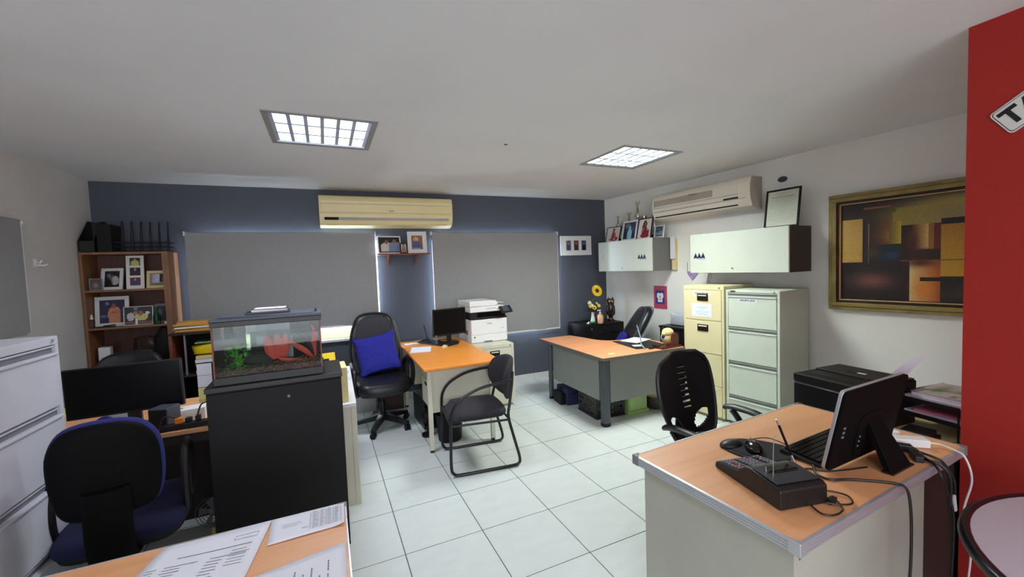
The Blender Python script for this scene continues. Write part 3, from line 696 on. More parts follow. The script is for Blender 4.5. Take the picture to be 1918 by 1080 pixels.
part('backing', MB().box(-PW / 2 + .05, PW / 2 - .05, -.01, -.001, .05, PH - .05), BLACKM, pt_)

# small poster, pennant, bracket on the right wall
ps = th('poster', 'small magenta poster with a white jersey on the white wall', 'poster', *RW(1.018, .004), 0.955, RZR)
part('sheet', MB().box(-.104, .104, -.002, .002, 0, .29), M('magenta_card', (186, 54, 84), .6), ps)
part('blue_panel', MB().box(-.072, .068, -.003, -.0019, .06, .235), M('blue_card', (44, 40, 130), .6), ps)
js = [(-.05, .19), (-.03, .205), (-.014, .196), (.01, .196), (.026, .205), (.048, .19), (.05, .14), (.034, .14), (.034, .085), (-.036, .085), (-.036, .14), (-.052, .14)]
n = len(js); part('white_jersey', MB().add([(a, -.0042, b) for a, b in js] + [(a, -.003, b) for a, b in js], [tuple(range(n))] + [(i, (i + 1) % n, n + (i + 1) % n, n + i) for i in range(n)]), WHITE, ps, smooth=0)
part('jersey_print', MB().box(-.02, .018, -.005, -.0042, .11, .125).box(-.012, .01, -.005, -.0042, .135, .165), M('olive_print', (150, 150, 80), .6), ps)
mb = MB(); mb.add([(-.07, 0, .05), (.07, 0, .05), (.075, 0, .03), (0, 0, -.055), (-.065, 0, .02), (-.07, .002, .05), (.07, .002, .05), (.075, .002, .03), (0, .002, -.055), (-.065, .002, .02)], [(0, 1, 2, 3, 4), (5, 9, 8, 7, 6), (0, 5, 6, 1), (1, 6, 7, 2), (2, 7, 8, 3), (3, 8, 9, 4), (4, 9, 5, 0)])
pn = single('pennant', mb, M('purple_white_cloth', (160, 140, 190), .8, var=.3, scale=40), 'purple patterned pennant hanging just under the brown-sided wall cabinet', 'pennant', *RW(1.50, .01), 1.375, RZR)
part('cord', MB().tube([(-.065, .001, .05), (-.066, .001, .16)], .0015), BLACKM, pn)
br = th('metal_bracket', 'slanted metal bracket on the wall between pennant and filing cabinets', 'bracket', *RW(1.70, .01), 1.285, RZR)
part('strip', MB().box(-.012, .012, -.006, .006, 0, .14, TR(0, 0, 0, 0, 0, 12)).box(.02, .028, -.004, .004, .0, .14, TR(0, 0, 0, 0, 0, 12)), CHROME, br)
part('foot', MB().box(-.05, .04, -.03, .005, -.012, .002), BLACKM, br, bev=.003)

# sign on the red wall
sg = th('wall_sign', 'tilted white street-plate style sign reading TA on the red wall', 'sign', 2.508, .803, 2.099, -90, ry=-34.5)
q = rrect(0, .44, -.112, 0, .014)
n = len(q)
def plate(poly, y0, y1):
    return MB().add([(a, y0, b) for a, b in poly] + [(a, y1, b) for a, b in poly], [tuple(range(n)), tuple(range(2 * n - 1, n - 1, -1))] + [(i, n + i, n + (i + 1) % n, (i + 1) % n) for i in range(n)])
part('plate', plate(q, -.002, .002), SIGNW, sg, smooth=0)
part('black_border', plate(rrect(.0045, .4355, -.1075, -.0045, .011), -.0026, -.002), BLACKP, sg, smooth=0)
part('white_field', plate(rrect(.007, .433, -.105, -.007, .010), -.0032, -.0026), SIGNW, sg, smooth=0)
text('TA', .092, BLACKP, sg, TR(.016, -.0038, -.056) @ FACE, bold=.0035, align='LEFT')
# ------------------------------------------------------------------ corner desk (middle right)
ZD2 = .68
dk2 = th('corner_desk', 'curved corner desk with beech top and grey panels, in front of the wall cabinets', 'desk', 2.232, 3.13, 0, 0)
cv = cr([(.42, 1.27, 0), (.475, 1.02, 0), (.51, .83, 0), (.60, .715, 0), (.76, .68, 0)], 6)
poly = [(0.012, 0), (1.0, 0), (1.0, .67), (.76, .68)] + [(p[0], p[1]) for p in cv[::-1][1:]] + [(0, 1.27), (0, .012)]
part('worktop', MB().prism(poly, .653, ZD2), WOODD2, dk2, bev=.002)
part('edge_band', MB().prism([(-.003, -.003), (1.003, -.003), (1.003, .0), (0, 0), (0, 1.273), (-.003, 1.273)], .6525, .6795), EDGEG, dk2)
lgp = rrect(-.042, .042, -.042, .042, .034, 5)
for lx, ly, s in ((.085, .10, 1), (.035, 1.08, .62)):
    l = part('leg', MB().prism([(lx + a * s, ly + b * s) for a, b in lgp], .03, .653), DGREY, dk2, bev=.003)
    part('foot_cap', MB().prism([(lx + a * s * 1.08, ly + b * s * 1.08) for a, b in lgp], 0, .035), BLKMET, l, bev=.006)
part('leg', MB().prism([(.95 + a * .6, .10 + b * .6) for a, b in lgp], 0, .653), DGREY, dk2)
part('side_panel', MB().box(.052, .068, .15, 1.05, .235, .64), PANELG, dk2, bev=.002)
part('front_panel', MB().box(.13, .93, .075, .092, .225, .64), PANELG, dk2, bev=.002)
part('rail', MB().box(.13, .95, .10, .13, .62, .653).box(.03, .06, .12, 1.06, .64, .653), BLKMET, dk2)
part('tape_patch', MB().box(.16, .225, .11, .15, .6802, .6812), YELP, dk2)
# on the corner desk
dp = th('desk_pad', 'black desk pad lying on the curved corner desk', 'desk pad', 2.93, 3.50, ZD2, -7)
part('pad', MB().box(-.15, .24, -.23, .24, .0, .006), BLACKP, dp, bev=.002)
single('paper_sheet', MB().box(-.15, .15, -.105, .105, 0, .003), PAPER, 'white sheets lying on the far half of the black desk pad', 'paper', 3.055, 3.66, ZD2 + .0072, 20, 'loose papers on the corner desk')
single('paper_sheet', MB().box(-.05, .05, -.035, .035, 0, .004), PAPER, 'small notepad sheet on the near left of the black desk pad', 'paper', 2.86, 3.40, ZD2 + .0072, -20)
pst = th('pen_stand', 'mahogany desk organiser tray at the front edge of the corner desk', 'desk organiser', 3.09, 3.19, ZD2, 4)
part('tray', MB().box(-.15, .12, -.045, .05, 0, .012).box(-.15, .12, -.045, -.037, .012, .022).box(-.15, .12, .042, .05, .012, .022), MAHO, pst, bev=.002)
pr_ = [(-.045, 0.01), (.10, .01), (.10, .11), (.09, .135), (.06, .145), (.03, .135), (.018, .11), (.012, .065), (-.045, .05)]
part('holder', MB().add([(a, -.03, b) for a, b in pr_] + [(a, .0, b) for a, b in pr_], [tuple(range(9)), tuple(range(17, 8, -1))] + [(i, 9 + i, 9 + (i + 1) % 9, (i + 1) % 9) for i in range(9)]), MAHO, pst, bev=.003, smooth=30)
part('pen', MB().cyl(.004, 0, .13, 8, m=TR(-.13, .0, .02, 0, 0, 86)), TROPHG, pst)
be = th('plush_toy', 'cream plush toy with dark ears behind the mahogany organiser', 'plush toy', 3.20, 3.33, ZD2, -30)
part('body', MB().ell(0, 0, .07, .07, .06, .07), CREAMP, be)
part('head', MB().ell(.0, -.01, .125, .062, .055, .05).ell(-.045, -.035, .115, .025, .022, .02), CREAMP, be)
part('ear', MB().ell(-.04, .02, .165, .017, .01, .017), BLACKM, be); part('ear', MB().ell(.03, .02, .16, .017, .01, .02), BLACKM, be)
part('scarf', MB().ell(-.05, -.03, .085, .02, .02, .02), BLUEF, be)
part('paw', MB().ell(.055, -.02, .06, .022, .02, .035), BLACKM, be)
single('desk_stand_pen', MB().tube(cr([(-.07, 0, .255), (-.05, 0, .19), (-.03, 0, .13), (-.025, 0, .07), (0, 0, .03), (.03, 0, .004)], 5), [.0045] * 5 + [.006] * 21), LBLUE, 'pale blue bendy stick leaning up beside the desk pad', 'pen', 2.80, 3.25, ZD2, 0)
part('dark_tip', MB().tube([(-.072, 0, .262), (-.085, 0, .30)], .005), BLACKP, bpy.data.objects['desk_stand_pen'])
single('phone_handset', MB().box(-.05, .04, -.015, .015, .0, .012).box(.02, .045, -.02, .02, .0, .03), BLACKP, 'small dark gadget on the desk beside the mahogany organiser', 'gadget', 2.90, 3.23, ZD2 + .0075, 5, bev=.003)
# under the corner desk
bg = th('storage_bag', 'navy blue cloth bag under the corner desk by its thin leg', 'bag', 2.43, 4.02, 0, -5)
part('body', MB().box(-.13, .2, -.14, .14, 0, .175), NAVYB, bg, bev=.012)
part('flap', MB().box(-.135, .2, -.145, -.05, .12, .185), NAVYB, bg, bev=.01)
part('strap', MB().box(-.137, -.128, -.02, .02, .02, .18), BLACKM, bg, bev=.002)
part('buckle', MB().box(-.141, -.134, -.09, -.07, .05, .075), BLACKM, bg)
part('side_pocket', MB().box(-.19, -.128, -.10, .11, 0, .13), BLACKM, bg, bev=.015)
def crate(x, y, z, rz, w, d, h, lab):
    t = th('crate', lab, 'crate', x, y, z, rz)
    def wall(L, flipname, m):
        nx, nz = 13, 9; mb = MB(); holes = {(i, j) for i in range(1, nx - 1) for j in range(1, nz - 1) if i % 2 == 1 and j % 2 == 1 and (i * 7 + j * 3) % 5 != 0}
        vs = []
        for k in (0, .004):
            for j in range(nz + 1):
                for i in range(nx + 1): vs.append((-L / 2 + L * i / nx, k, h * j / nz))
        st_ = (nx + 1) * (nz + 1); fs = []
        idx = lambda i, j, k: k * st_ + j * (nx + 1) + i
        for j in range(nz):
            for i in range(nx):
                if (i, j) in holes:
                    for (a, b) in (((i, j), (i + 1, j)), ((i + 1, j), (i + 1, j + 1)), ((i + 1, j + 1), (i, j + 1)), ((i, j + 1), (i, j))):
                        fs.append((idx(*a, 0), idx(*b, 0), idx(*b, 1), idx(*a, 1)))
                else:
                    fs.append((idx(i, j, 0), idx(i + 1, j, 0), idx(i + 1, j + 1, 0), idx(i, j + 1, 0))); fs.append((idx(i, j, 1), idx(i, j + 1, 1), idx(i + 1, j + 1, 1), idx(i + 1, j, 1)))
        mb.add(vs, fs, m)
        mb.box(-L / 2 - .003, L / 2 + .003, -.006, .01, h - .012, h, m).box(-L / 2 - .003, L / 2 + .003, -.006, .01, 0, .018, m)
        part('side_wall', mb, BLACKP, t, smooth=0)
    wall(w, 'f', TR(0, -d / 2)); wall(w, 'b', TR(0, d / 2, 0, 180)); wall(d, 'l', TR(-w / 2, 0, 0, -90)); wall(d, 'r', TR(w / 2, 0, 0, 90))
    part('bottom', MB().box(-w / 2, w / 2, -d / 2, d / 2, .004, .01), BLACKP, t)
    return t
crate(2.50, 3.565, 0, -2, .33, .35, .25, 'black perforated plastic crate under the corner desk')
single('crate_content', MB().box(-.12, .12, -.13, .13, 0, .17), M('white_box_card', (190, 188, 180), .7), 'white box standing inside the black perforated crate', 'box', 2.50, 3.58, .011, 4)
gb = th('storage_box', 'light green plastic box under the corner desk beside the crate', 'box', 2.80, 3.47, 0, 3)
part('body', MB().box(-.125, .125, -.12, .15, .03, .24), LIME, gb, bev=.006)
part('base_rim', MB().box(-.14, .14, -.135, .16, 0, .035), LIME, gb, bev=.006)
part('front_panel', MB().box(-.11, .115, -.127, -.119, .045, .232), LIME, gb, bev=.004)
bk = th('bucket', 'dark grey bucket under the right part of the corner desk', 'bucket', 3.10, 3.42, 0)
part('pail', MB().lathe([(.10, 0), (.105, .01), (.12, .13), (.125, .13), (.115, .02), (.0, .015)], 24), BUCKET, bk)
part('cream_sack', MB().ell(0, 0, .13, .105, .10, .07), CREAMP, bk)

# black pedestal in the corner with its things
pd = th('filing_cabinet', 'low black filing cabinet in the back corner carrying the sunflower vase', 'filing cabinet', 3.32, 4.59, 0, 0)
part('body', MB().box(-.32, .31, .0, .42, .03, .735), BLACKM, pd, bev=.004)
bow = [(-.32, .0)] + [(-.20 + .51 * k / 8, -.028 * math.sin(PI * k / 8)) for k in range(9)] + [(.31, .02), (-.32, .02)]
part('top', MB().prism([(-.32, .42), (-.32, .0)] + bow[1:10] + [(.31, .42)], .735, .75), BLACKM, pd, bev=.002)
for za, zb in ((.50, .728), (.26, .49), (.04, .25)):
    d_ = part('drawer', MB().prism([(-.205, .01)] + bow[1:10] + [(.31, .01)], za, zb), BLACKM, pd, bev=.002)
    part('handle', MB().tube(cr([(-.08, -.03, za + .125), (.0, -.042, za + .14), (.1, -.046, za + .145), (.19, -.036, za + .14), (.26, -.022, za + .125)], 5), .004), BLACKG, d_)
part('lock', MB().cyl(.011, 0, .005, 14, m=TR(-.215, .002, .69, 0, 90)), CHROME, pd)
ZP = .75
vs_ = th('flower_vase', 'white vase with a sunflower and small flowers on the black corner cabinet', 'vase', 3.215, 4.72, ZP)
part('vase', MB().lathe([(.03, 0), (.036, .01), (.03, .04), (.02, .09), (.016, .13), (.022, .145), (.018, .14), (.012, .10)], 18), WHITE, vs_)
part('stem', MB().tube(cr([(0, 0, .08), (.0, 0, .2), (.03, -.0, .34), (.065, -.01, .43)], 5), .0045), M('stem_green', (70, 100, 50), .6), vs_)
PET = M('petal_yellow', (240, 200, 30), .6, var=.15, scale=30); LEAF = M('leaf_green', (66, 96, 48), .6, var=.2, scale=20)
hd = TR(.068, -.02, .44, 0, 72, 0) @ Matrix.Scale(1.2, 4)
part('flower_head', MB().ell(0, 0, 0, .025, .025, .012, m=hd), M('seed_brown', (70, 36, 20), .9, var=.4, scale=150, bump=.6), vs_)
for rr, zz, off in ((.072, -.002, 0), (.066, -.006, 11)):
    for k in range(16):
        a = k * 22.5 + off; mm = hd @ TR(0, 0, zz, a)
        part('petal', MB().add([(.018, -.007, 0), (.045, -.014, .003), (.06, -.009, .002), (rr, 0, -.002), (.06, .009, .002), (.045, .014, .003), (.018, .007, 0), (.045, 0, -.003)], [(0, 1, 7), (1, 2, 7), (2, 3, 7), (3, 4, 7), (4, 5, 7), (5, 6, 7), (6, 0, 7)], mm), PET, vs_)
def leaf(nm, p, a, L, wd, tilt, mat, parent):
    mm = TR(*p, a, 0, tilt); n = 6; vs = []; fs = []
    for i in range(n + 1):
        t = i / n; w = wd * math.sin(PI * min(1, t * .95 + .03)) ** .8; z = -.25 * L * t * t
        vs += [(L * t, -w, z + w * .2), (L * t, 0, z), (L * t, w, z + w * .2)]
    for i in range(n): b = 3 * i; fs += [(b, b + 1, b + 4, b + 3), (b + 1, b + 2, b + 5, b + 4)]
    return part(nm, MB().add(vs, fs, mm), mat, parent)
leaf('leaf', (.05, 0, .38), 5, .13, .022, -12, LEAF, vs_); leaf('leaf', (.03, 0, .33), 190, .12, .028, 20, LEAF, vs_); leaf('leaf', (.02, 0, .30), 170, .10, .03, -10, LEAF, vs_)
leaf('leaf', (.02, 0, .24), 20, .12, .03, -30, LEAF, vs_); leaf('leaf', (.0, 0, .20), 200, .09, .026, -20, LEAF, vs_); leaf('leaf', (.01, 0, .20), -60, .08, .03, 0, LEAF, vs_)
DKL = M('dark_foliage', (34, 40, 30), .7, var=.2, scale=30)
for k in range(16):
    a = k * 137.5; leaf('dark_leaf', (.0, 0, .15 + .006 * k), a, .07, .018, -25 + k * 3, DKL, vs_)
YB2 = M('blossom_yellow', (226, 196, 70), .6, var=.15, scale=30); WB = M('blossom_cream', (222, 212, 196), .6, var=.1, scale=30)
for (bx, bz, mt, s) in ((.0, .215, YB2, 1.3), (-.065, .235, YB2, 1), (.075, .235, YB2, 1), (-.07, .285, WB, .9), (-.035, .25, WB, .8), (.04, .27, WB, .6), (-.09, .275, WB, .6)):
    mb = MB()
    for k in range(7): mb.add([(0, -.004, 0), (.02 * s, -.009 * s, .006), (.032 * s, 0, 0), (.02 * s, .009 * s, .006), (0, .004, 0)], [(0, 1, 2, 3, 4)], TR(bx, -.04, bz, 0, 60) @ TR(0, 0, 0, k * 51))
    part('blossom', mb, mt, vs_)
di = single('glass_dish', MB().lathe([(.02, 0), (.05, .004), (.055, .03), (.05, .03), (.046, .008), (.0, .006)], 20), GLASSG, 'small glass dish in front of the white vase', 'dish', 3.165, 4.655, ZP)
part('pebbles', MB().ell(0, 0, .014, .04, .04, .009), GREYPL, di)
single('porcelain_figure', MB().ell(0, 0, .012, .02, .016, .012).ell(.012, 0, .026, .01, .009, .01), WHITE, 'tiny white figure left of the glass dish on the black cabinet', 'figurine', 3.09, 4.65, ZP)
lo = th('lotion_bottle', 'peach pump lotion bottle on the black corner cabinet', 'bottle', 3.275, 4.635, ZP)
part('bottle', MB().lathe([(.034, 0), (.037, .006), (.037, .10), (.032, .115), (.014, .125), (.012, .14)], 20), M('peach_lotion', (240, 196, 150), .25), lo)
part('pump', MB().cyl(.014, .135, .15, 14).cyl(.005, .15, .172, 8).box(-.04, .012, -.008, .008, .170, .182), WHITE, lo, bev=.002)
single('candle_jar', MB().lathe([(.028, 0), (.03, .005), (.03, .075), (.024, .085)], 18), M('amber_jar', (190, 120, 70), .3), 'orange jar half hidden behind the lotion bottle', 'jar', 3.345, 4.70, ZP)
ow = th('owl_figurine', 'tall dark marbled owl carving on the black corner cabinet', 'figurine', 3.53, 4.74, ZP, -30)
OW = M('marbled_brown', (42, 29, 22), .22, var=.9, scale=18, spec=.6)
part('body', MB().lathe([(.042, 0), (.046, .02), (.03, .035), (.028, .05), (.046, .09), (.056, .15), (.055, .20), (.046, .235), (.05, .25), (.052, .29), (.044, .315), (.0, .318)], 18, sy=.8), OW, ow)
for s in (-1, 1):
    part('ear_tuft', MB().cyl(.018, .30, .335, 10, .006, x=s * .03), OW, ow)
    part('eye', MB().ell(s * .02, -.036, .275, .014, .008, .015), TROPHG, ow)
    part('wing', MB().ell(s * .048, 0, .15, .014, .03, .07), OW, ow)
part('beak', MB().ell(0, -.043, .255, .005, .008, .009), BLACKP, ow)

# ------------------------------------------------------------------ chairs
def star_base(t, r, h, mat=BLACKP, n=5, a0=20, wood=False):
    for k in range(n):
        a = a0 + k * 360 / n; mm = TR(0, 0, 0, a)
        s = part('base_arm', MB().add([(.02, -.034, .09), (.02, .034, .09), (r, .024, .055), (r, -.024, .055), (.02, -.034, .15), (.02, .034, .15), (r, .020, .088), (r, -.020, .088)], [(0, 1, 2, 3), (7, 6, 5, 4), (0, 4, 5, 1), (1, 5, 6, 2), (2, 6, 7, 3), (3, 7, 4, 0)], mm), mat, t, bev=.006)
        cs = TR(r - .01, 0, 0, a * 0 + 35 + k * 50)
        mc = mm @ cs
        part('caster', MB().cyl(.028, -.024, -.006, 14, m=mc @ TR(0, 0, .028, 0, 0, 90)).cyl(.028, .006, .024, 14, m=mc @ TR(0, 0, .028, 0, 0, 90)).cyl(.009, .03, .068, 8, m=mc), BLACKM, s)
    part('gas_column', MB().cyl(.028, .10, h * .72, 14).cyl(.018, h * .6, h, 12), BLKMET, t)
    part('hub', MB().cyl(.045, .085, .155, 16), mat, t, bev=.006)

# high-backed leather chair with cushion
ec = th('office_chair', 'high-backed worn black leather office chair holding the blue cushion', 'office chair', .375, 4.25, 0, 4)
star_base(ec, .29, .38, a0=25)
part('mechanism', MB().box(-.11, .11, -.12, .14, .345, .40), BLACKM, ec, bev=.01)
so = [(x, y) for x, y in loop2([(-.20, -.27), (0, -.30), (.20, -.27), (.255, -.15), (.255, .1), (.21, .22), (0, .235), (-.21, .22), (-.255, .1), (-.255, -.15)], 4)]
part('seat', MB().pad(so, .15, fn=lambda x, y, z: (x, z, -y + .47 + .05 * math.cos(x * 6) * -0.2 + (.02 if z < -.2 else 0) * -1)), LEATHER, ec)
bo = loop2([(-.20, .50), (0, .47), (.20, .50), (.245, .62), (.255, .76), (.235, .92), (.185, 1.06), (.12, 1.115), (0, 1.13), (-.12, 1.115), (-.185, 1.06), (-.235, .92), (-.255, .76), (-.245, .62)], 4)
bend = lambda x, y, z: (x, y + .22 + (z - .5) * .22 - .9 * x * x * .5 * -1 * -1 + .03 * math.sin((z - .5) * 6), z)
part('backrest', MB().pad(bo, .10, fn=bend), LEATHER, ec)
bi = [(x * .84, .80 + (z - .80) * .88) for x, z in bo]
part('back_cushion', MB().pad(bi, .07, fn=lambda x, y, z: (lambda q: (q[0], q[1] - .028, q[2]))(bend(x, y, z))), FABRICG, ec)
part('piping', MB().tube([bend(x * .985, -.035, .8 + (z - .8) * .985) for x, z in bo], .008, 6, closed=True), LEATHER, ec)
for s in (-1, 1):
    part('armrest', MB().tube(cr([(s * .24, .10, .36), (s * .27, .12, .44), (s * .272, .16, .58), (s * .27, .05, .655), (s * .27, -.12, .66), (s * .272, -.20, .60), (s * .27, -.16, .46), (s * .24, -.08, .38)], 6), .021, 8, sx=1.3), BLACKP, ec)
cu = loop2([(-.20, -.19), (-.1, -.175), (.1, -.18), (.20, -.195), (.19, -.08), (.19, .1), (.205, .20), (.1, .18), (-.1, .185), (-.20, .195), (-.185, .1), (-.185, -.1)], 4)
cs = single('cushion', MB().pad(cu, .15), BLUEF, 'royal blue square cushion propped on the high-backed leather chair', 'cushion', .355, 4.295, .735, 4, rx=-14, ry=-9)

# cantilever visitor chair
vc = th('visitor_chair', 'black cantilever visitor chair with looped arms in front of the orange desk', 'visitor chair', 1.02, 3.16, 0, -96)
tr_ = .0115
for s in (-1, 1):
    X = s * .245
    part('side_frame', MB().tube(cr([(s * .03, -.24, .012), (s * .15, -.25, .012), (X, -.245, .02)], 3)[:1] + cr([(X, .20, .0135), (X, .0, .0135), (X, -.20, .0135), (X, -.262, .03), (X, -.275, .09), (X, -.272, .28), (X * 1.02, -.27, .40), (X * 1.04, -.255, .50), (X * 1.05, -.20, .575), (X * 1.06, -.06, .64), (X * 1.05, .08, .665), (X * .97, .20, .675), (X * .86, .25, .68)], 6)[0:], tr_, 8), BLKMET, vc) if False else \
    part('side_frame', MB().tube(cr([(X, .22, .0125), (X, .0, .0125), (X, -.20, .0125), (X, -.255, .028), (X, -.272, .085), (X, -.268, .27), (X * 1.02, -.264, .40), (X * 1.04, -.25, .50), (X * 1.05, -.19, .58), (X * 1.06, -.06, .645), (X * 1.05, .08, .672), (X * .98, .19, .68), (X * .88, .225, .68)], 6), tr_, 8), BLKMET, vc)
    part('rear_tube', MB().tube(cr([(X, .0, .0125), (X, .20, .0125), (X, .252, .022), (X, .262, .07), (X, .22, .24), (X * .98, .185, .40), (X * .95, .20, .50), (X * .88, .225, .62), (X * .86, .24, .74)], 6), tr_, 8), BLKMET, vc)
    part('seat_rail', MB().tube([(X * .98, -.262, .385), (X * .96, .19, .375)], .009, 8), BLKMET, vc)
part('rear_runner', MB().tube([(-.24, .19, .38), (.24, .19, .38)], .009, 8).tube([(-.245, -.262, .385), (.245, -.262, .385)], .009, 8), BLKMET, vc)
so = loop2([(-.17, -.25), (0, -.265), (.17, -.25), (.225, -.15), (.225, .08), (.19, .18), (0, .20), (-.19, .18), (-.225, .08), (-.225, -.15)], 4)
part('seat', MB().pad(so, .075, fn=lambda x, y, z: (x, z, -y + .425 + .02 * (z < -.2) * -1)), FABRICK, vc)
bo = loop2([(-.13, .50), (0, .485), (.13, .50), (.215, .58), (.235, .67), (.20, .77), (.1, .815), (0, .825), (-.1, .815), (-.20, .77), (-.235, .67), (-.215, .58)], 4)
part('backrest', MB().pad(bo, .05, fn=lambda x, y, z: (x, y + .245 + (z - .5) * .12 - x * x * 2.0, z)), FABRICK, vc)

# swivel chair with dark shell and blue cushion (foreground left)
bc = th('office_chair', 'black-shelled swivel chair with navy blue upholstery seen from behind, near the left filing cabinet', 'office chair', -.905, 2.36, 0, 190)
star_base(bc, .235, .40, a0=8)
so = loop2([(-.19, -.24), (0, -.26), (.19, -.24), (.22, -.1), (.22, .1), (.17, .21), (0, .22), (-.17, .21), (-.22, .1), (-.22, -.1)], 4)
part('seat', MB().pad(so, .09, fn=lambda x, y, z: (x, z, -y + .49)), NAVYSH, bc)
part('seat_shell', MB().pad([(a * .94, b * .94) for a, b in so], .06, fn=lambda x, y, z: (x, z, -y + .455)), BLACKM, bc)
bo = loop2([(-.12, .69), (0, .68), (.115, .69), (.16, .75), (.172, .88), (.16, .99), (.105, 1.065), (0, 1.085), (-.105, 1.065), (-.16, .99), (-.172, .88), (-.16, .75)], 4)
bnd = lambda x, y, z: (x, y + .245 + (z - .7) * .16 - x * x * 1.0, z - .06)
part('backrest', MB().pad(bo, .075, fn=bnd), NAVYF, bc)
part('back_shell', MB().pad([(x * .96, .9 + (z - .9) * .96) for x, z in bo], .055, fn=lambda x, y, z: (lambda q: (q[0], q[1] + .035, q[2]))(bnd(x, y, z))), SHELLK, bc)
part('back_support', MB().tube(cr([(0, .10, .43), (0, .25, .44), (0, .31, .52), (0, .315, .66), (0, .33, .76)], 5), .03, 8, sx=2.4), SHELLK, bc)
for s in (-1, 1):
    part('armrest', MB().tube(cr([(s * .17, .08, .46), (s * .21, .08, .50), (s * .215, .10, .60), (s * .215, .07, .72), (s * .215, -.03, .77), (s * .215, -.13, .72), (s * .215, -.14, .60), (s * .215, -.07, .50), (s * .19, -.04, .46)], 6), .017, 8, sx=1.2), BLACKP, bc)

# dark chair behind the left monitor
dc = th('office_chair', 'dark office chair behind the wide left monitor, in front of the bookshelf', 'office chair', -1.45, 3.84, 0, 5)
star_base(dc, .27, .40, a0=40)
so = loop2([(-.2, -.22), (.2, -.22), (.24, 0), (.2, .22), (-.2, .22), (-.24, 0)], 5)
part('seat', MB().pad(so, .09, fn=lambda x, y, z: (x, z, -y + .47)), LEATHER, dc)
bo = loop2([(-.17, .58), (.17, .58), (.22, .78), (.17, .97), (0, 1.015), (-.17, .97), (-.22, .78)], 5)
part('backrest', MB().pad(bo, .09, fn=lambda x, y, z: (x, y + .24 - x * x, z)), LEATHER, dc)
part('back_support', MB().tube([(0, .1, .42), (0, .27, .44), (0, .30, .7)], .025, 8), BLACKM, dc)

# reclined chair behind the corner desk
rc = th('office_chair', 'reclined black office chair with grey piping behind the corner desk', 'office chair', 3.07, 4.14, 0, -115)
star_base(rc, .26, .38, a0=10)
so = loop2([(-.2, -.24), (.2, -.24), (.24, 0), (.2, .2), (-.2, .2), (-.24, 0)], 5)
part('seat', MB().pad(so, .10, fn=lambda x, y, z: (x, z, -y + .44)), LEATHER, rc)
bo = loop2([(-.19, .46), (0, .44), (.19, .46), (.24, .62), (.23, .80), (.17, .96), (.08, 1.01), (-.08, 1.01), (-.17, .96), (-.23, .80), (-.24, .62)], 4)
rb = lambda x, y, z: (x, y + .12 + (z - .45) * .6, z)
part('backrest', MB().pad(bo, .12, fn=rb), LEATHER, rc)
part('piping', MB().tube([rb(x * .97, .045, .75 + (z - .75) * .97) for x, z in bo], .006, 6, closed=True), GREYBL, rc)
part('piping', MB().tube([rb(x * .97, -.045, .75 + (z - .75) * .97) for x, z in bo], .006, 6, closed=True), GREYBL, rc)
single('small_cushion', MB().pad([(-.09, -.10), (.09, -.11), (.10, .08), (.0, .12), (-.10, .09)], .07), BLUEF, 'small blue cushion on the reclined black chair behind the corner desk', 'cushion', 3.17, 4.08, .61, -115, rx=-32)

# mesh-backed chair
mc = th('office_chair', 'black slotted-back office chair with arms behind the near right desk', 'office chair', 1.975, 1.65, 0, 8)
star_base(mc, .28, .38, a0=0)
so = loop2([(-.2, -.23), (.2, -.23), (.245, 0), (.2, .21), (-.2, .21), (-.245, 0)], 5)
part('seat', MB().pad(so, .08, fn=lambda x, y, z: (x, z, -y + .45)), FABRICK, mc)
# back: shaped sheet with slots
def backw(t):    # half width along height
    pts = [(0, .13), (.08, .16), (.2, .185), (.4, .208), (.6, .216), (.78, .208), (.87, .192), (.93, .17), (.97, .145), (1, .11)]
    for (a, b), (c, d) in zip(pts, pts[1:]):
        if a <= t <= c: return 1.17 * (b + (d - b) * (t - a) / (c - a))
NXB, NZB = 44, 96; vs = []; fs = []; zb0, zb1 = .495, .98
def bpt(i, j, k):
    t = j / NZB; u = (i / NXB) * 2 - 1; x = u * backw(t); z = zb0 + (zb1 - zb0) * t
    return (x, .20 + .10 * t * t + .04 * math.sin(t * 3) - .055 * u * u + k, z)
for k in (0, .012):
    for j in range(NZB + 1):
        for i in range(NXB + 1): vs.append(bpt(i, j, k))
def hole(i, j):
    t = j / NZB; u = (i + .5) / NXB * 2 - 1
    if .30 < t < .86 and j % 7 < 3 and .0 < u < .33: return True
    if .05 < t < .27:        # large openings beside the lumbar stem
        return ((abs(u) - .56 - (t - .16) * 1.2) / .24) ** 2 + ((t - .16) / .11) ** 2 < 1
    return False
st_ = (NXB + 1) * (NZB + 1); ix = lambda i, j, k: k * st_ + j * (NXB + 1) + i
H_ = {(i, j) for i in range(NXB) for j in range(NZB) if hole(i, j)}
for j in range(NZB):
    for i in range(NXB):
        if (i, j) in H_: continue
        fs.append((ix(i, j, 0), ix(i + 1, j, 0), ix(i + 1, j + 1, 0), ix(i, j + 1, 0))); fs.append((ix(i, j, 1), ix(i, j + 1, 1), ix(i + 1, j + 1, 1), ix(i + 1, j, 1)))
        for (di, dj, a, b) in ((-1, 0, (i, j + 1), (i, j)), (1, 0, (i + 1, j), (i + 1, j + 1)), (0, -1, (i, j), (i + 1, j)), (0, 1, (i + 1, j + 1), (i, j + 1))):
            ni, nj = i + di, j + dj
            if (ni, nj) in H_ or not (0 <= ni < NXB and 0 <= nj < NZB): fs.append((ix(*b, 0), ix(*a, 0), ix(*a, 1), ix(*b, 1)))
part('slotted_back', MB().add(vs, fs), BLACKM, mc, smooth=50)
rim = [bpt(0, j, .006) for j in range(0, NZB + 1, 8)] + [bpt(i, NZB, .006) for i in range(3, NXB - 2, 3)] + [bpt(NXB, j, .006) for j in range(NZB, -1, -8)]
part('back_frame', MB().tube(rim, .014, 8), BLACKP, mc)
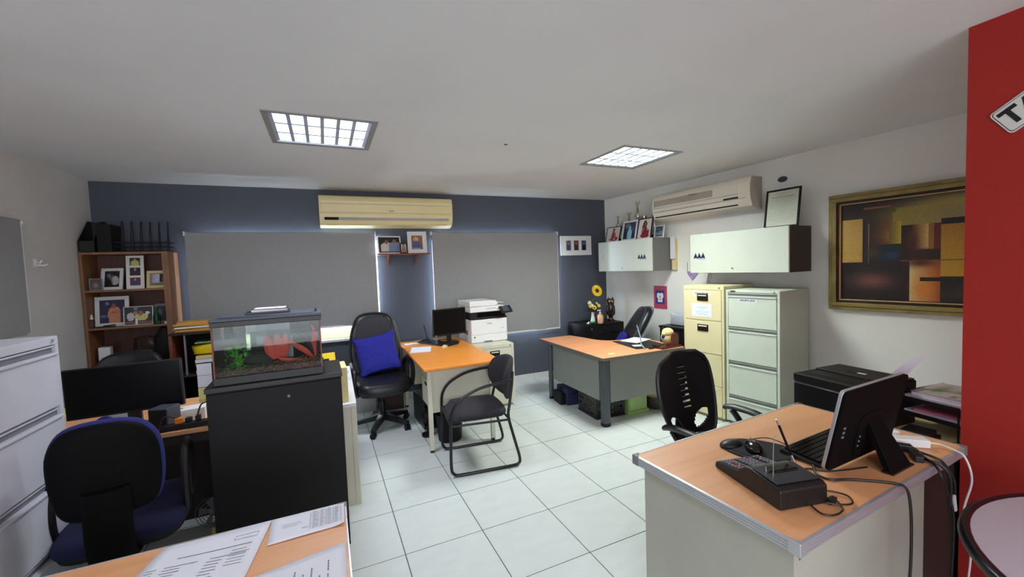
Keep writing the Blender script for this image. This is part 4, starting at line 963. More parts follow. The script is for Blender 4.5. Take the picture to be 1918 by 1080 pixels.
part('back_support', MB().tube(cr([(0, .08, .41), (0, .22, .42), (0, .27, .50), (0, .262, .62)], 5), .022, 8, sx=2.0), BLACKM, mc)
for s in (-1, 1):
    part('armrest', MB().tube(cr([(s * .285, .16, .615), (s * .29, .10, .63), (s * .285, -.04, .625), (s * .27, -.13, .60)], 6), [.012] + [.017] * 17 + [.010], 8, sx=1.9), BLACKP, mc)
    part('arm_upright', MB().tube(cr([(s * .285, .11, .61), (s * .285, .06, .55), (s * .27, .02, .48), (s * .20, 0, .42)], 5), .016, 8, sx=1.4), BLACKP, mc)
# ------------------------------------------------------------------ orange desk (centre)
ZO = .74
od = th('desk', 'orange-topped steel desk in the middle of the room with drawer pedestal', 'desk', .635, 3.365, 0, 0)
part('worktop', MB().prism(rrect(0, .685, 0, 1.46, .02, 4), .712, ZO), WOODO, od, bev=.008)
part('end_panel', MB().box(.075, .62, .10, .118, .33, .712), BEIGEM, od, bev=.002)
part('pedestal', MB().box(.09, .62, .118, .52, .33, .712), BEIGEM, od, bev=.003)
for a, b in ((.335, .575), (.585, .70)):
    dr = part('drawer', MB().box(.072, .09, .125, .51, a, b), BEIGEM, od, bev=.003)
    part('handle', MB().box(.066, .073, .22, .36, b - .05, b - .03), BLACKP, dr, bev=.002)
part('pedestal', MB().box(.10, .60, 1.08, 1.42, .33, .712), BEIGEM, od, bev=.003)
for lx, ly in ((.055, .085), (.61, .085), (.055, 1.40), (.61, 1.40)):
    l = part('leg', MB().box(lx - .018, lx + .018, ly - .018, ly + .018, .02, .712), BEIGEM, od, bev=.003)
    part('foot', MB().cyl(.018, 0, .02, 12, x=lx, y=ly), BLACKP, l)
part('modesty_panel', MB().box(.585, .60, .5, 1.08, .38, .712), BEIGEM, od)
single('paper_sheet', MB().box(-.10, .10, -.14, .14, 0, .004), PAPER, 'pale blue-white form on the left side of the orange desk', 'paper', .775, 4.22, ZO + .001, -14, 'papers on the orange desk')
single('paper_sheet', MB().box(-.075, .075, -.05, .05, 0, .003).box(.0, .09, -.02, .05, .003, .005), PAPER, 'small white slip near the back left of the orange desk', 'paper', .75, 4.62, ZO + .001, 5, 'papers on the orange desk')
def keyboard(lab, x, y, z, rz, w, d, keymat, rows=6, cols=19, tilt=3):
    t = th('keyboard', lab, 'keyboard', x, y, z, rz)
    part('base', MB().extx([(-d / 2, .0), (d / 2, 0), (d / 2, .024), (-d / 2, .012)], -w / 2, w / 2), BLACKP, t, bev=.004)
    mb = MB(); kd = (d - .02) / rows; kw = (w - .03) / cols
    for r_ in range(rows):
        for c_ in range(cols):
            if c_ in (14, 15) and r_ in (2,): continue
            x0 = -w / 2 + .015 + c_ * kw; y0 = -d / 2 + .01 + r_ * kd; zz = .012 + .012 * (y0 + d / 2) / d
            mb.box(x0 + .001, x0 + kw - .0015, y0 + .001, y0 + kd - .0015, zz, zz + .008)
    part('keys', mb, keymat, t, kind='stuff', smooth=0)
    return t
keyboard('black keyboard at the far end of the orange desk before its monitor', .965, 4.50, ZO + .001, -62, .40, .14, BLACKG)
m1 = th('monitor', 'small black monitor on the orange desk beside the white printer', 'monitor', 1.14, 4.42, ZO, 14)
part('screen_housing', MB().box(-.205, .205, .0, .03, .09, .385), BLACKP, m1, bev=.006)
part('screen', MB().box(-.19, .19, -.0015, .001, .11, .372), SCREEN, m1)
part('neck', MB().box(-.025, .025, .02, .045, .01, .2), BLACKP, m1, bev=.004)
part('foot', MB().lathe([(.10, 0), (.11, .004), (.10, .014), (.03, .02)], 24, y=.02), BLACKP, m1)
part('badge', MB().box(-.185, -.16, -.003, -.001, .094, .104), GREYPL, m1)
rt_ = th('wifi_antenna', 'thin black antenna standing left of the small monitor', 'antenna', .915, 4.55, ZO, 0)
part('base', MB().box(-.03, .03, -.03, .03, 0, .025), BLACKP, rt_, bev=.004)
part('rod', MB().tube([(0, 0, .02), (-.01, 0, .08), (-.035, 0, .21)], .005), BLACKP, rt_)
ms = single('computer_mouse', MB().ell(0, 0, .014, .032, .055, .02), BLACKG, 'black mouse at the end of the keyboard on the orange desk', 'mouse', 1.07, 4.27, ZO + .002, -50)
o = single('eraser', MB().box(-.03, .03, -.014, .014, 0, .022).box(-.01, .02, -.02, .02, .012, .03), CREAMP, 'small cream crumpled item on the orange desk by the mouse', 'eraser', 1.01, 4.17, ZO + .001, 20, bev=.004)
o = single('stapler', MB().box(-.06, .06, -.015, .015, 0, .012).box(-.06, .05, -.013, .013, .018, .034, TR(0, 0, 0, 0, 0, 4)), BLACKP, 'black stapler on the orange desk between monitor and mouse', 'stapler', 1.14, 4.29, ZO + .001, 30, bev=.003)
o = single('cable', MB().tube(cr([(1.16, 4.44, .762), (1.19, 4.60, .75), (1.10, 4.66, .748), (1.0, 4.62, .748), (.93, 4.60, .752)], 6), .004), BLACKP, 'black cable running behind the small monitor', 'cable')
# beneath the orange desk
pc = th('computer_tower', 'black computer tower on the floor under the orange desk', 'computer', .80, 4.16, 0, 4)
part('case', MB().box(-.09, .09, -.20, .20, .012, .30), BLACKP, pc, bev=.006)
part('front', MB().box(-.088, .088, -.212, -.20, .014, .30), BLACKG, pc, bev=.006)
bn = th('waste_bin', 'round black waste bin under the front of the orange desk', 'bin', .90, 3.66, 0)
part('bin', MB().lathe([(.10, 0), (.105, .005), (.125, .24), (.13, .25), (.122, .25), (.10, .02), (0, .015)], 24), BLACKM, bn)
fd = th('desk_fan', 'small black fan on the floor under the left edge of the orange desk', 'fan', .735, 3.86 - .03, 0, -80)
part('base', MB().cyl(.06, 0, .02, 18), BLACKM, fd); part('neck', MB().cyl(.012, .02, .10, 10), BLACKM, fd)
part('guard', MB().tube([(.085 * math.cos(a), -.02, .17 + .085 * math.sin(a)) for a in [PI * k / 12 for k in range(24)]], .005, 6, closed=True).tube([(.055 * math.cos(a), -.025, .17 + .055 * math.sin(a)) for a in [PI * k / 10 for k in range(20)]], .003, 6, closed=True), BLACKM, fd)
part('motor', MB().ell(0, 0, .17, .05, .05, .05), BLACKM, fd)
bx = single('dark_box', MB().box(-.13, .13, -.12, .12, 0, .2), M('dark_maroon_card', (60, 36, 36), .7), 'dark reddish box on the floor behind the leather chair', 'box', .52, 4.86, 0, 0, bev=.004)
single('storage_box', MB().box(-.2, .2, -.1, .1, 0, .16).box(-.21, .21, -.11, .11, .15, .18), M('grey_white_box', (180, 180, 180), .6), 'pale grey box on the floor under the window behind the leather chair', 'box', .16, 4.93, 0, 0, bev=.004)

# white printer
wp = th('printer', 'white multifunction printer with tilted control panel on the low beige cabinet', 'printer', 1.60, 4.42, .706, 3)
w = .225
part('body', MB().box(-w, w, 0, .42, .0, .265), WHITEP, wp, bev=.008)
part('paper_drawer', MB().box(-w + .004, w - .004, -.006, .01, .008, .088), WHITEP, wp, bev=.004)
part('drawer_handle', MB().box(-.07, .03, -.0085, .0, .004, .02), GREYPL, wp, bev=.002)
part('front_door', MB().box(-w + .004, w - .004, -.006, .01, .094, .258), WHITEP, wp, bev=.004)
part('vent', MB().box(-w - .001, -w + .001, .1, .3, .09, .14), GREYPL, wp)
part('power_button', MB().cyl(.008, 0, .004, 12, m=TR(-w + .04, -.006, .07, 0, 90)), BLACKP, wp)
part('output_bay', MB().box(-w, w, .03, .42, .265, .35).box(-w, -w + .08, .0, .42, .265, .35), BLACKP, wp, bev=.004)
part('output_tray', MB().box(-w, w, -.002, .03, .265, .285), BLACKP, wp, bev=.003)
part('bay_opening', MB().box(-.13, .2, .028, .0305, .29, .335), SCREEN, wp)
part('scanner', MB().box(-w - .004, w - .03, -.01, .42, .35, .41), WHITEP, wp, bev=.006)
part('document_feeder', MB().box(-w - .004, .10, .0, .40, .412, .475).box(.10, w - .06, .10, .40, .412, .44), WHITEP, wp, bev=.01)
part('feeder_tray', MB().box(.02, .20, .12, .36, .45, .456, TR(0, 0, 0, 0, 0, 6)), WHITEP, wp, bev=.002)
part('scanner_slot', MB().box(-.04, .09, -.0115, -.008, .385, .389), GREYPL, wp)
cpn = part('control_panel', MB().box(-.085, .085, -.008, .012, -.045, .045, TR(.20, -.035, .365, 18, -38)), BLACKP, wp, bev=.004)
part('touch_screen', MB().box(-.055, .04, -.0095, -.0075, -.03, .036, TR(.20, -.035, .365, 18, -38)), GREYBL, cpn)
text('Canon', .022, INKD, wp, TR(0, -.0068, .215) @ FACE, 'badge')
text('MF745C', .010, INK, wp, TR(.165, -.0068, .15) @ FACE, 'badge')

# ------------------------------------------------------------------ long beige desk beside the aquarium
bd = th('desk', 'beige steel desk with white top running behind the black aquarium cabinet', 'desk', -.36, 2.90, 0, 0)
part('worktop', MB().box(-.24, .45, 0, 1.2, .665, .69), M('white_laminate', (222, 222, 222), .4), bd, bev=.003)
part('end_panel', MB().box(-.23, .445, .004, .022, 0, .665), BEIGEM, bd, bev=.002)
part('corner_post', MB().box(.415, .449, .0, .03, 0, .665), BEIGEM, bd, bev=.003)
part('side_panel', MB().box(.425, .44, .03, .45, .0, .665), BEIGEM, bd)
part('far_leg', MB().box(.40, .44, 1.15, 1.19, 0, .665), BEIGEM, bd)
single('binder', MB().box(-.006, .045, -.03, .20, 0, .232), CREAMP, 'cream binder standing upright on the white-topped desk edge', 'binder', .0, 2.975, .691, 3, bev=.002)
ph_ = th('paper_pile', 'yellow book lying on loose papers behind the aquarium', 'book', -.10, 3.75, .691, 8)
part('papers', MB().box(-.14, .10, -.20, .2, 0, .05).box(-.10, .12, -.22, .15, .05, .075, TR(0, 0, 0, 7)), PAPER, ph_, bev=.002)
part('yellow_cover', MB().box(-.10, .08, -.02, .012, .06, .20, TR(0, 0, 0, 0, -25)), YELLOW, ph_, bev=.002)
part('dark_print', MB().box(-.05, .03, -.022, -.02, .10, .15, TR(0, 0, 0, 0, -25)), BLACKM, ph_)
cp_ = single('crumpled_paper', MB().pad([(-.05, 0), (.05, 0), (.04, .06), (.0, .08), (-.04, .05)], .05).tube([(0, 0, .05), (.05, -.02, .12)], .003), PAPER, 'white crumpled wrapper between binder and yellow book', 'paper', -.005, 3.36, .691, 0)

# ------------------------------------------------------------------ aquarium and its cabinet
ac = th('aquarium_cabinet', 'black cabinet under the aquarium', 'cabinet', -.305, 2.47, 0, 2)
part('body', MB().box(-.312, .312, .008, .37, .0, .975), BLACKM, ac, bev=.002)
part('top', MB().box(-.318, .318, .0, .375, .975, 1.0), BLACKP, ac, bev=.002)
part('door', MB().box(-.31, .31, -.006, .008, .02, .968), BLACKM, ac, bev=.002)
part('lock', MB().cyl(.007, 0, .004, 12, m=TR(.05, -.006, .91, 0, 90)), GREYPL, ac)
aq = th('aquarium', 'glass aquarium with black rims holding a green and a red plant', 'aquarium', -.335, 2.50, 1.0, 1.5)
aw, ad, ah = .255, .27, .335
part('base_rim', MB().box(-aw, aw, 0, ad, 0, .04), BLACKP, aq, bev=.003)
part('back_film', MB().box(-aw + .01, -.14, ad - .003, ad - .0015, .04, .298).box(.05, aw - .01, ad - .003, ad - .0015, .04, .298), SHELLK, aq)
part('top_rim', MB().box(-aw, aw, 0, .012, .298, .325).box(-aw, aw, ad - .012, ad, .298, .325).box(-aw, -aw + .012, .012, ad - .012, .298, .325).box(aw - .012, aw, .012, ad - .012, .298, .325), BLACKP, aq, bev=.003)
part('lid', MB().box(-aw - .003, aw + .003, -.003, ad + .003, .325, .340).box(-aw + .03, aw - .03, .02, ad - .02, .340, .346), GREYBL, aq, bev=.004)
part('lid_hinge', MB().box(aw - .03, aw - .02, .1, .2, .34, .356), BLACKP, aq)
g = .004
part('pane', MB().box(-aw + g, aw - g, .004, .008, .028, .30), GLASSM, aq, smooth=0, label='front pane')
for a, nm in ((MB().box(-aw + .004, -aw + .008, .008, ad - .004, .028, .30), 'left pane'), (MB().box(aw - .008, aw - .004, .008, ad - .004, .028, .30), 'right pane')): part('pane', a, GLASSM, aq, smooth=0)
part('pane', MB().box(-aw + g, aw - g, ad - .006, ad - .003, .028, .30), GLASSM, aq, smooth=0)
for sx_ in (-aw + .005, aw - .010):
    part('corner_seal', MB().box(sx_ - .001, sx_ + .006, .002, .009, .028, .298), WOODR, aq)
part('back_poster', MB().box(-.12, .0, ad - .003, ad - .0015, .11, .295), M('pale_backing', (196, 204, 210), .7), aq)
wtr = part('water', MB().box(-aw + .01, aw - .01, .010, ad - .008, .045, .235), WATER, aq, smooth=0)
rnd = random.Random(11); PB = [M('gravel_%d' % i, c, .6) for i, c in enumerate(((96, 56, 46), (120, 92, 74), (50, 38, 36), (150, 118, 96)))]
mbs = [MB() for _ in range(4)]
for k in range(1100):
    px, py = rnd.uniform(-aw + .02, aw - .02), rnd.uniform(.018, ad - .02); hh = .045 + .022 * (px + aw) / (2 * aw) * (1 if rnd.random() < .9 else .5)
    s = rnd.uniform(.004, .0075); zz = rnd.uniform(.044, hh + .012)
    mbs[rnd.randrange(4)].add([(s, 0, 0), (0, s * .8, 0), (-s, 0, 0), (0, -s * .8, 0), (0, 0, s * .7), (0, 0, -s * .7)], [(0, 1, 4), (1, 2, 4), (2, 3, 4), (3, 0, 4), (1, 0, 5), (2, 1, 5), (3, 2, 5), (0, 3, 5)], TR(px, py, zz, rnd.uniform(0, 360)))
gm = MB(); faces_m = []
for i, q in enumerate(mbs): gm.add(q.v, q.f); faces_m += [i] * len(q.f)
gme = mesh(gm, 'aquarium_gravel', 0)
for m_ in PB: gme.materials.append(m_)
gme.polygons.foreach_set('material_index', faces_m)
go = bpy.data.objects.new('aquarium_gravel', gme); COL.objects.link(go); go.location = (-.335, 2.50, 1.0)
tag(go, 'brown and pink gravel lying in the aquarium', 'gravel', kind='stuff')
GP = M('plant_green', (60, 190, 60), .5, var=.3, scale=60); RP = M('plant_red', (230, 58, 42), .5, var=.25, scale=50); YG = M('plant_yellow_green', (150, 170, 70), .5, var=.2)
gp = th('aquatic_plant', 'bushy green plastic plant at the left of the aquarium', 'plant', -.50, 2.60, 1.055)
rnd = random.Random(4)
for k in range(110):
    a = rnd.uniform(0, 360); zz = rnd.uniform(.0, .12); r_ = rnd.uniform(0, .05)
    leaf('leaf', (r_ * math.cos(a), r_ * math.sin(a) * .8, zz), a, rnd.uniform(.02, .035), .008, -rnd.uniform(10, 70), GP if rnd.random() < .75 else YG, gp)
part('stem', MB().tube([(0, 0, -.02), (0, 0, .10)], .004), GP, gp)
rp = th('aquatic_plant', 'large red-leaved plastic plant at the right of the aquarium', 'plant', -.17, 2.66, 1.06)
def blade(pts, wd, mat, parent):
    P_ = cr(pts, 5); n = len(P_); vs = []; fs = []
    for i, p in enumerate(P_):
        t = i / (n - 1); w_ = wd * math.sin(PI * min(1, t * .93 + .05)); a = Vector(P_[max(0, i - 1)]); b = Vector(P_[min(n - 1, i + 1)]); d_ = (b - a).normalized(); s_ = d_.cross(Vector((0, 1, 0))).normalized() * w_
        q = Vector(p); vs += [tuple(q - s_), (q.x, q.y - w_ * .3, q.z), tuple(q + s_)]
    for i in range(n - 1): b = 3 * i; fs += [(b, b + 1, b + 4, b + 3), (b + 1, b + 2, b + 5, b + 4)]
    part('leaf', MB().add(vs, fs), mat, parent)
blade([(.045, 0, 0), (.04, 0, .09), (.05, -.01, .15), (.03, -.01, .20)], .016, RP, rp)
blade([(.04, -.01, 0), (.0, -.02, .05), (-.05, -.02, .09), (-.09, -.03, .125)], .015, RP, rp)
blade([(.05, -.01, 0), (-.02, -.03, -.003), (-.09, -.03, .01), (-.14, -.04, .03)], .017, RP, rp)
blade([(.04, 0, .01), (.03, .0, .06), (-.0, .0, .12), (-.06, .0, .17)], .012, BLACKM, rp)
blade([(.05, 0, .0), (.065, .0, .06), (.07, .0, .12), (.06, .0, .16)], .010, DKL, rp)
rd = th('aquarium_ornament', 'pink-red broad leaf cluster in the middle of the aquarium', 'plant', -.32, 2.68, 1.05)
for k, (dx, an) in enumerate(((-.03, -6), (0, 0), (.03, 5), (.015, -3))):
    blade([(dx * .3, 0, 0), (dx, 0, .06), (dx + an * .002, 0, .12), (dx + an * .003, 0, .17)], .026, RP, rd)
part('base', MB().ell(0, 0, .01, .035, .025, .02), DKRED, rd)
lg_ = single('aquarium_rock', MB().ell(0, 0, .0, .07, .035, .035).ell(.05, .01, -.01, .05, .03, .025), M('dark_rock', (44, 50, 48), .8, bump=.6), 'dark rounded log ornament lying on the aquarium gravel', 'rock', -.42, 2.69, 1.085)
ft = single('aquarium_filter', MB().box(-.025, .025, -.015, .02, 0, .14).box(-.012, .012, -.01, .01, -.08, 0), BLACKP, 'dark internal filter in the aquarium corner behind the red leaves', 'filter', -.12, 2.735, 1.15, bev=.003)
sp = th('reflection_sheet', 'reflection of white paper put in as a pale sheet inside the aquarium', 'paper', -.33, 2.745, 1.10, 0)
part('sheet', MB().box(-.10, .075, 0, .001, .06, .19).box(-.03, .085, .0, .001, -.03, .10), M('paper_reflection', (176, 184, 196), .7), sp)  # pale sheet standing in for white paper reflected in the tank
nb = th('notebook', 'black notebook with white papers on the aquarium lid', 'notebook', -.34, 2.64, 1.3465, 4)
part('cover', MB().box(-.11, .10, -.07, .07, 0, .012), BLACKP, nb, bev=.002)
part('pages', MB().box(-.085, .085, -.06, .06, .012, .022, TR(0, 0, 0, 4)), PAPER, nb, bev=.001)
part('clipboard', MB().box(-.085, .09, -.055, .065, .022, .026, TR(0, 0, 0, -3)), BLACKG, nb, bev=.001)
part('top_sheet', MB().box(-.07, .08, -.05, .06, .026, .028, TR(0, 0, 0, -3)), PAPER, nb)

# ------------------------------------------------------------------ bookshelf and its contents
bs = th('bookshelf', 'tall brown wooden bookshelf full of photo frames in the left corner', 'bookshelf', -1.722, 4.80, 0, 0)
bw, bdp, bh = .312, .27, 1.815
part('side_panel', MB().box(-bw, -bw + .02, 0, bdp, 0, bh), WOODB, bs, bev=.001)
part('side_panel', MB().box(bw - .02, bw, 0, bdp, 0, bh), WOODB, bs, bev=.001)
part('edge_strip', MB().box(bw - .045, bw + .001, -.006, .0, 0, bh), WOODB, bs)
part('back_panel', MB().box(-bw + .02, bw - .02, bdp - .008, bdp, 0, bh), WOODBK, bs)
part('shelf', MB().box(-bw + .02, bw - .02, 0, bdp - .01, bh - .02, bh), WOODB, bs, bev=.001)
for z in (1.46, 1.125, .78, .42, .06):
    part('shelf', MB().box(-bw + .02, bw - .02, 0, bdp - .01, z - .0, z + .018), WOODB, bs, bev=.001)
S1, S2, S3 = 1.478, 1.143, .798
fb1 = shapes_fn((30, 28, 34), [('g', .3, .72, .2, .15, (150, 160, 180)), ('e', .5, .55, .22, .22, (110, 110, 116)), ('e', .7, .4, .25, .28, (190, 190, 180)), ('e', .45, .78, .1, .1, (60, 50, 48)), ('g', .35, .3, .2, .2, (20, 20, 24))])
fb0 = shapes_fn((70, 60, 58), [('g', .5, .4, .3, .3, (150, 130, 120))])
fb3 = shapes_fn((150, 140, 130), [('h', .15, .25, .55, .95, (176, 170, 214), (220, 220, 244)), ('r', .58, .3, 1, .9, (44, 40, 44)), ('g', .4, .12, .4, .12, (110, 120, 60)), ('e', .8, .5, .12, .2, (120, 90, 80))])
fm1 = shapes_fn((38, 36, 74), [('g', .3, .85, .08, .07, (180, 190, 214)), ('g', .15, .3, .2, .06, (120, 130, 160))] + [('e', .58, .38, .26, .34, (206, 132, 96)), ('r', .38, 0, .8, .3, (204, 134, 100)), ('e', .56, .78, .11, .12, (70, 48, 42)), ('e', .56, .74, .085, .10, (130, 88, 70)), ('g', .56, .45, .14, .06, (150, 92, 70)), ('e', .9, .3, .08, .2, (40, 40, 60))])
fm2 = shapes_fn((44, 40, 42), [('g', .4, .9, .1, .1, (150, 160, 160)), ('e', .22, .45, .14, .25, (200, 196, 200)), ('e', .38, .66, .08, .13, (170, 124, 100)), ('e', .6, .42, .24, .22, (206, 196, 130)), ('e', .58, .64, .10, .14, (150, 104, 80)), ('e', .82, .62, .08, .1, (220, 220, 224)), ('r', 0, .04, 1, .18, (140, 90, 70)), ('r', .38, .0, .44, .32, (230, 230, 230))])
fm3 = shapes_fn((50, 54, 56), [('g', .7, .5, .2, .3, (26, 30, 34)), ('g', .2, .6, .2, .3, (120, 126, 130)), ('e', .85, .65, .08, .1, (200, 180, 150))])
frame('photo_frame', 'small tilted frame at the far left of the upper bookshelf board', 'photo frame', -1.955, 4.845, S1, 18, .085, .11, .008, GREYPL, fb0, 12, 0, 10, 12)
frame('photo_frame', 'wide white frame with a dancing couple, left on the upper bookshelf board', 'photo frame', -1.865, 4.88, S1, -8, .165, .20, .026, WHITE, fb1, 12, 0, 16, 22)
t3 = frame('photo_frame', 'tall white frame with three stacked portraits on the upper bookshelf board', 'photo frame', -1.685, 4.86, S1, 2, .128, .31, .004, WHITE, None, 8)
part('mount', MB().box(-.061, .061, .004, .008, .004, .306), WHITE, t3)
for k, (b_, s_) in enumerate((((120, 50, 60), (60, 70, 110)), ((36, 36, 40), (60, 40, 50)), ((60, 54, 40), (190, 190, 110)))):
    picture('photo', -.038, .038, .032 + k * .092, .105 + k * .092, .003, shapes_fn(b_, person(.5, .95, 1.1, s_), seed=k), 10, 10, t3)
frame('photo_frame', 'landscape beige frame at the right of the upper bookshelf board', 'photo frame', -1.525, 4.88, S1, -4, .18, .165, .024, CREAMP, fb3, 10, 0, 16, 14)
frame('photo_frame', 'large white frame of a person in an orange shirt on the lower bookshelf board', 'photo frame', -1.885, 4.90, S2, 3, .24, .275, .032, WHITE, fm1, 8, 0, 22, 26)
frame('photo_frame', 'silver landscape frame with a group at table on the lower bookshelf board', 'photo frame', -1.68, 4.85, S2, 3, .215, .175, .008, ALU, fm2, 8, 0, 24, 18)
frame('photo_frame', 'grey frame behind the green bottle on the lower bookshelf board', 'photo frame', -1.51, 4.90, S2, -4, .15, .185, .022, GREYPL, fm3, 8, 0, 14, 16)
gb_ = single('green_bottle', MB().lathe([(.026, 0), (.028, .01), (.028, .07), (.02, .095), (.010, .12), (.010, .15), (.012, .152)], 16), GLASSG, 'green glass bottle on the lower bookshelf board', 'bottle', -1.535, 4.825, S2)
sb = th('spray_bottle', 'small clear bottle with a white cap at the left of the lower bookshelf board', 'bottle', -1.995, 4.83, S2)
part('bottle', MB().lathe([(.018, 0), (.02, .005), (.02, .065), (.01, .08)], 14), GLASSPL, sb)
part('cap', MB().cyl(.012, .08, .10, 12).cyl(.007, .10, .12, 10), WHITE, sb)
single('glasses_case', MB().box(-.07, .07, -.02, .02, 0, .012).box(-.01, .07, -.016, .016, .012, .02, TR(0, 0, 0, 0, 0, -4)), BLACKP, 'black spectacles case in front of the large white frame', 'case', -1.905, 4.825, S2, 4, bev=.004)
single('white_cup_lid', MB().cyl(.022, 0, .02, 16), WHITE, 'white round lid at the right end of the lower bookshelf board', 'lid', -1.458, 4.82, S2)
pb_ = th('plastic_bag', 'clear plastic bag with purple print on the third bookshelf board', 'bag', -1.65, 4.88, S3)
part('bag', MB().pad([(-.08, 0), (.08, 0), (.09, .12), (.075, .22), (.03, .24), (-.03, .235), (-.08, .22), (-.085, .12)], .10), GLASSPL, pb_)
part('contents', MB().pad([(-.06, .01), (.06, .01), (.05, .10), (-.05, .11)], .06), M('purple_white_print', (170, 150, 190), .7, var=.6, scale=50), pb_)
wb = single('white_box', MB().box(-.04, .04, -.035, .035, 0, .165).box(-.02, .02, -.037, -.035, .06, .10), WHITE, 'white box with a dark mark on the third bookshelf board', 'box', -1.935, 4.87, S3, 6, bev=.003)
part('label', MB().box(-.018, .012, -.0385, -.0365, .05, .075), BLACKM, wb)
single('dark_bundle', MB().pad([(-.07, 0), (.06, 0), (.07, .2), (.04, .32), (-.02, .31), (-.07, .2)], .12), BLACKM, 'dark cloth bundle at the right of the third bookshelf board', 'cloth', -1.505, 4.87, S3)
mh = th('magazine_holder', 'black magazine holder on top of the bookshelf in the corner', 'file holder', -1.93, 4.93, bh)
part('side', MB().extx([(-.13, 0), (.12, 0), (.12, .29), (.05, .29), (-.13, .10)], -.10, -.094), BLACKP, mh, smooth=0)
part('side', MB().extx([(-.13, 0), (.12, 0), (.12, .29), (.05, .29), (-.13, .10)], .0, .006), BLACKP, mh, smooth=0)
part('back', MB().box(-.10, .0, .114, .12, 0, .29).box(-.10, .0, -.13, -.124, 0, .10).box(-.1, 0, -.13, .12, 0, .005), BLACKP, mh, smooth=0)
bb_ = single('dark_box', MB().box(-.05, .05, -.10, .10, 0, .25), BLACKM, 'black box between magazine holder and wire rack on the bookshelf', 'box', -1.865, 4.93, bh, bev=.003)
wr = th('wire_rack', 'black wire file rack on top of the bookshelf', 'file rack', -1.615, 4.93, bh, 4)
def wire(p, r=.0038): return MB().tube(p, r, 6)
for k in range(6):
    xx = -.17 + k * .066
    part('divider', wire(cr([(xx, .10, .006), (xx, .10, .27), (xx + .004, .09, .285), (xx + .03, -.04, .278), (xx + .036, -.07, .25), (xx + .03, -.10, .006)], 4)), BLKMET, wr)
for zz in (.006, .05, .09):
    part('rail', wire([(-.19, -.105, zz), (.20, -.105, zz), (.20, .105, zz), (-.19, .105, zz), (-.19, -.105, zz)]), BLKMET, wr)

# ------------------------------------------------------------------ small shelf unit with envelopes
su = th('shelf_unit', 'dark shelf unit with reddish sides beside the bookshelf, stacked with papers', 'shelf unit', -1.105, 4.22, 0, 2)
part('side_panel', MB().box(-.17, -.152, 0, .36, 0, 1.085), WOODR, su, bev=.001)
part('side_panel', MB().box(.152, .17, 0, .36, 0, 1.085), WOODR, su, bev=.001)
part('back_panel', MB().box(-.152, .152, .35, .36, 0, 1.085), BLACKM, su)
part('top', MB().box(-.175, .175, -.005, .365, 1.085, 1.10), BLACKP, su, bev=.002)
for z in (.73, .38, .05): part('shelf', MB().box(-.152, .152, .0, .35, z, z + .016), DARKW, su)
part('inner_post', MB().box(-.075, -.065, .01, .03, .746, 1.085), GREYPL, su)
ZE = 1.101
for k in range(7):
    o = single('envelope', MB().box(-.16, .16, -.11, .11, 0, .010), MANILA if k not in (3,) else PAPER, ('white' if k == 3 else 'manila') + ' envelope, %s of the stack on the dark shelf unit' % ['lowest', 'second from the bottom', 'third from the bottom', 'in the middle', 'third from the top', 'second from the top', 'topmost and skewed'][k], 'envelope', -1.09 + .012 * math.sin(k * 2.1), 4.36 + .01 * math.cos(k * 3), ZE + k * .0125, (-3, 4, -2, 6, -5, 8, 14)[k], 'envelopes stacked on the shelf unit', bev=.001)
st = th('paper_stack', 'stack of printed papers inside the dark shelf unit', 'papers', -1.03, 4.36, .747, 3)
for k in range(5): part('bundle', MB().box(-.09, .09, -.12, .12, k * .03, k * .03 + .027, TR(.008 * math.sin(k * 2), 0, 0, 3 * math.sin(k))), (CREAMP, PAPER, GREYPL, PAPER, CREAMP)[k], st, bev=.001)
yb = th('plastic_bag', 'bright yellow plastic bag lying on the paper stack in the shelf unit', 'bag', -1.03, 4.34, .90)
part('bag', MB().pad([(-.105, .0), (.10, -.0), (.10, .07), (.04, .10), (-.04, .09), (-.12, .075)], .18), YELLOW, yb)
single('green_folder', MB().box(-.09, .09, -.1, .1, 0, .008), GREENP, 'green folder on top of the yellow bag in the shelf unit', 'folder', -1.03, 4.34, 1.003, 6)

# ------------------------------------------------------------------ left desk with wide monitor
ld = th('desk', 'left wooden desk carrying the wide monitor, speaker and power strip', 'desk', -1.315, 2.70, 0, 1)
part('worktop', MB().box(-.69, .69, 0, .72, .715, .74), WOODD, ld, bev=.003)
part('end_panel', MB().box(-.66, -.64, .03, .70, 0, .715), DARKW, ld); part('end_panel', MB().box(.64, .66, .03, .70, 0, .715), DARKW, ld)
part('modesty_panel', MB().box(-.64, .64, .45, .465, .03, .715), DARKW, ld)  # carried down nearly to the floor to darken the space under the desk
part('edge_shadow_rail', MB().box(-.64, .64, .02, .04, .66, .715), DARKW, ld)
lm = th('monitor', 'wide black monitor seen on the left desk, thin bezel', 'monitor', -1.055, 2.88, .742, 0)
part('screen_housing', MB().box(-.27, .235, .0, .028, .09, .358, TR(0, 0, 0, 0, 0, -1)), BLACKP, lm, bev=.004)
part('screen', MB().box(-.262, .228, -.0012, .001, .10, .352, TR(0, 0, 0, 0, 0, -1)), SCREEN, lm)
part('neck', MB().box(-.03, .03, .02, .045, .008, .2), BLACKP, lm, bev=.003)
part('foot', MB().box(-.10, .10, -.09, .10, 0, .010), BLACKP, lm, bev=.003)
spk = th('speaker', 'small dark slate speaker on the left desk under the monitor corner', 'speaker', -.895, 2.815, .742, -20)
part('cabinet', MB().box(-.05, .05, -.05, .05, 0, .115), GREYBL, spk, bev=.006)
part('grille', MB().box(-.044, .044, -.054, -.049, .006, .109), BLACKM, spk, bev=.003)
ps2 = th('power_strip', 'black power strip with plugs at the front edge of the left desk', 'power strip', -.775, 2.745, .742, 3)
part('body', MB().box(-.12, .12, -.022, .022, 0, .03), BLACKP, ps2, bev=.004)
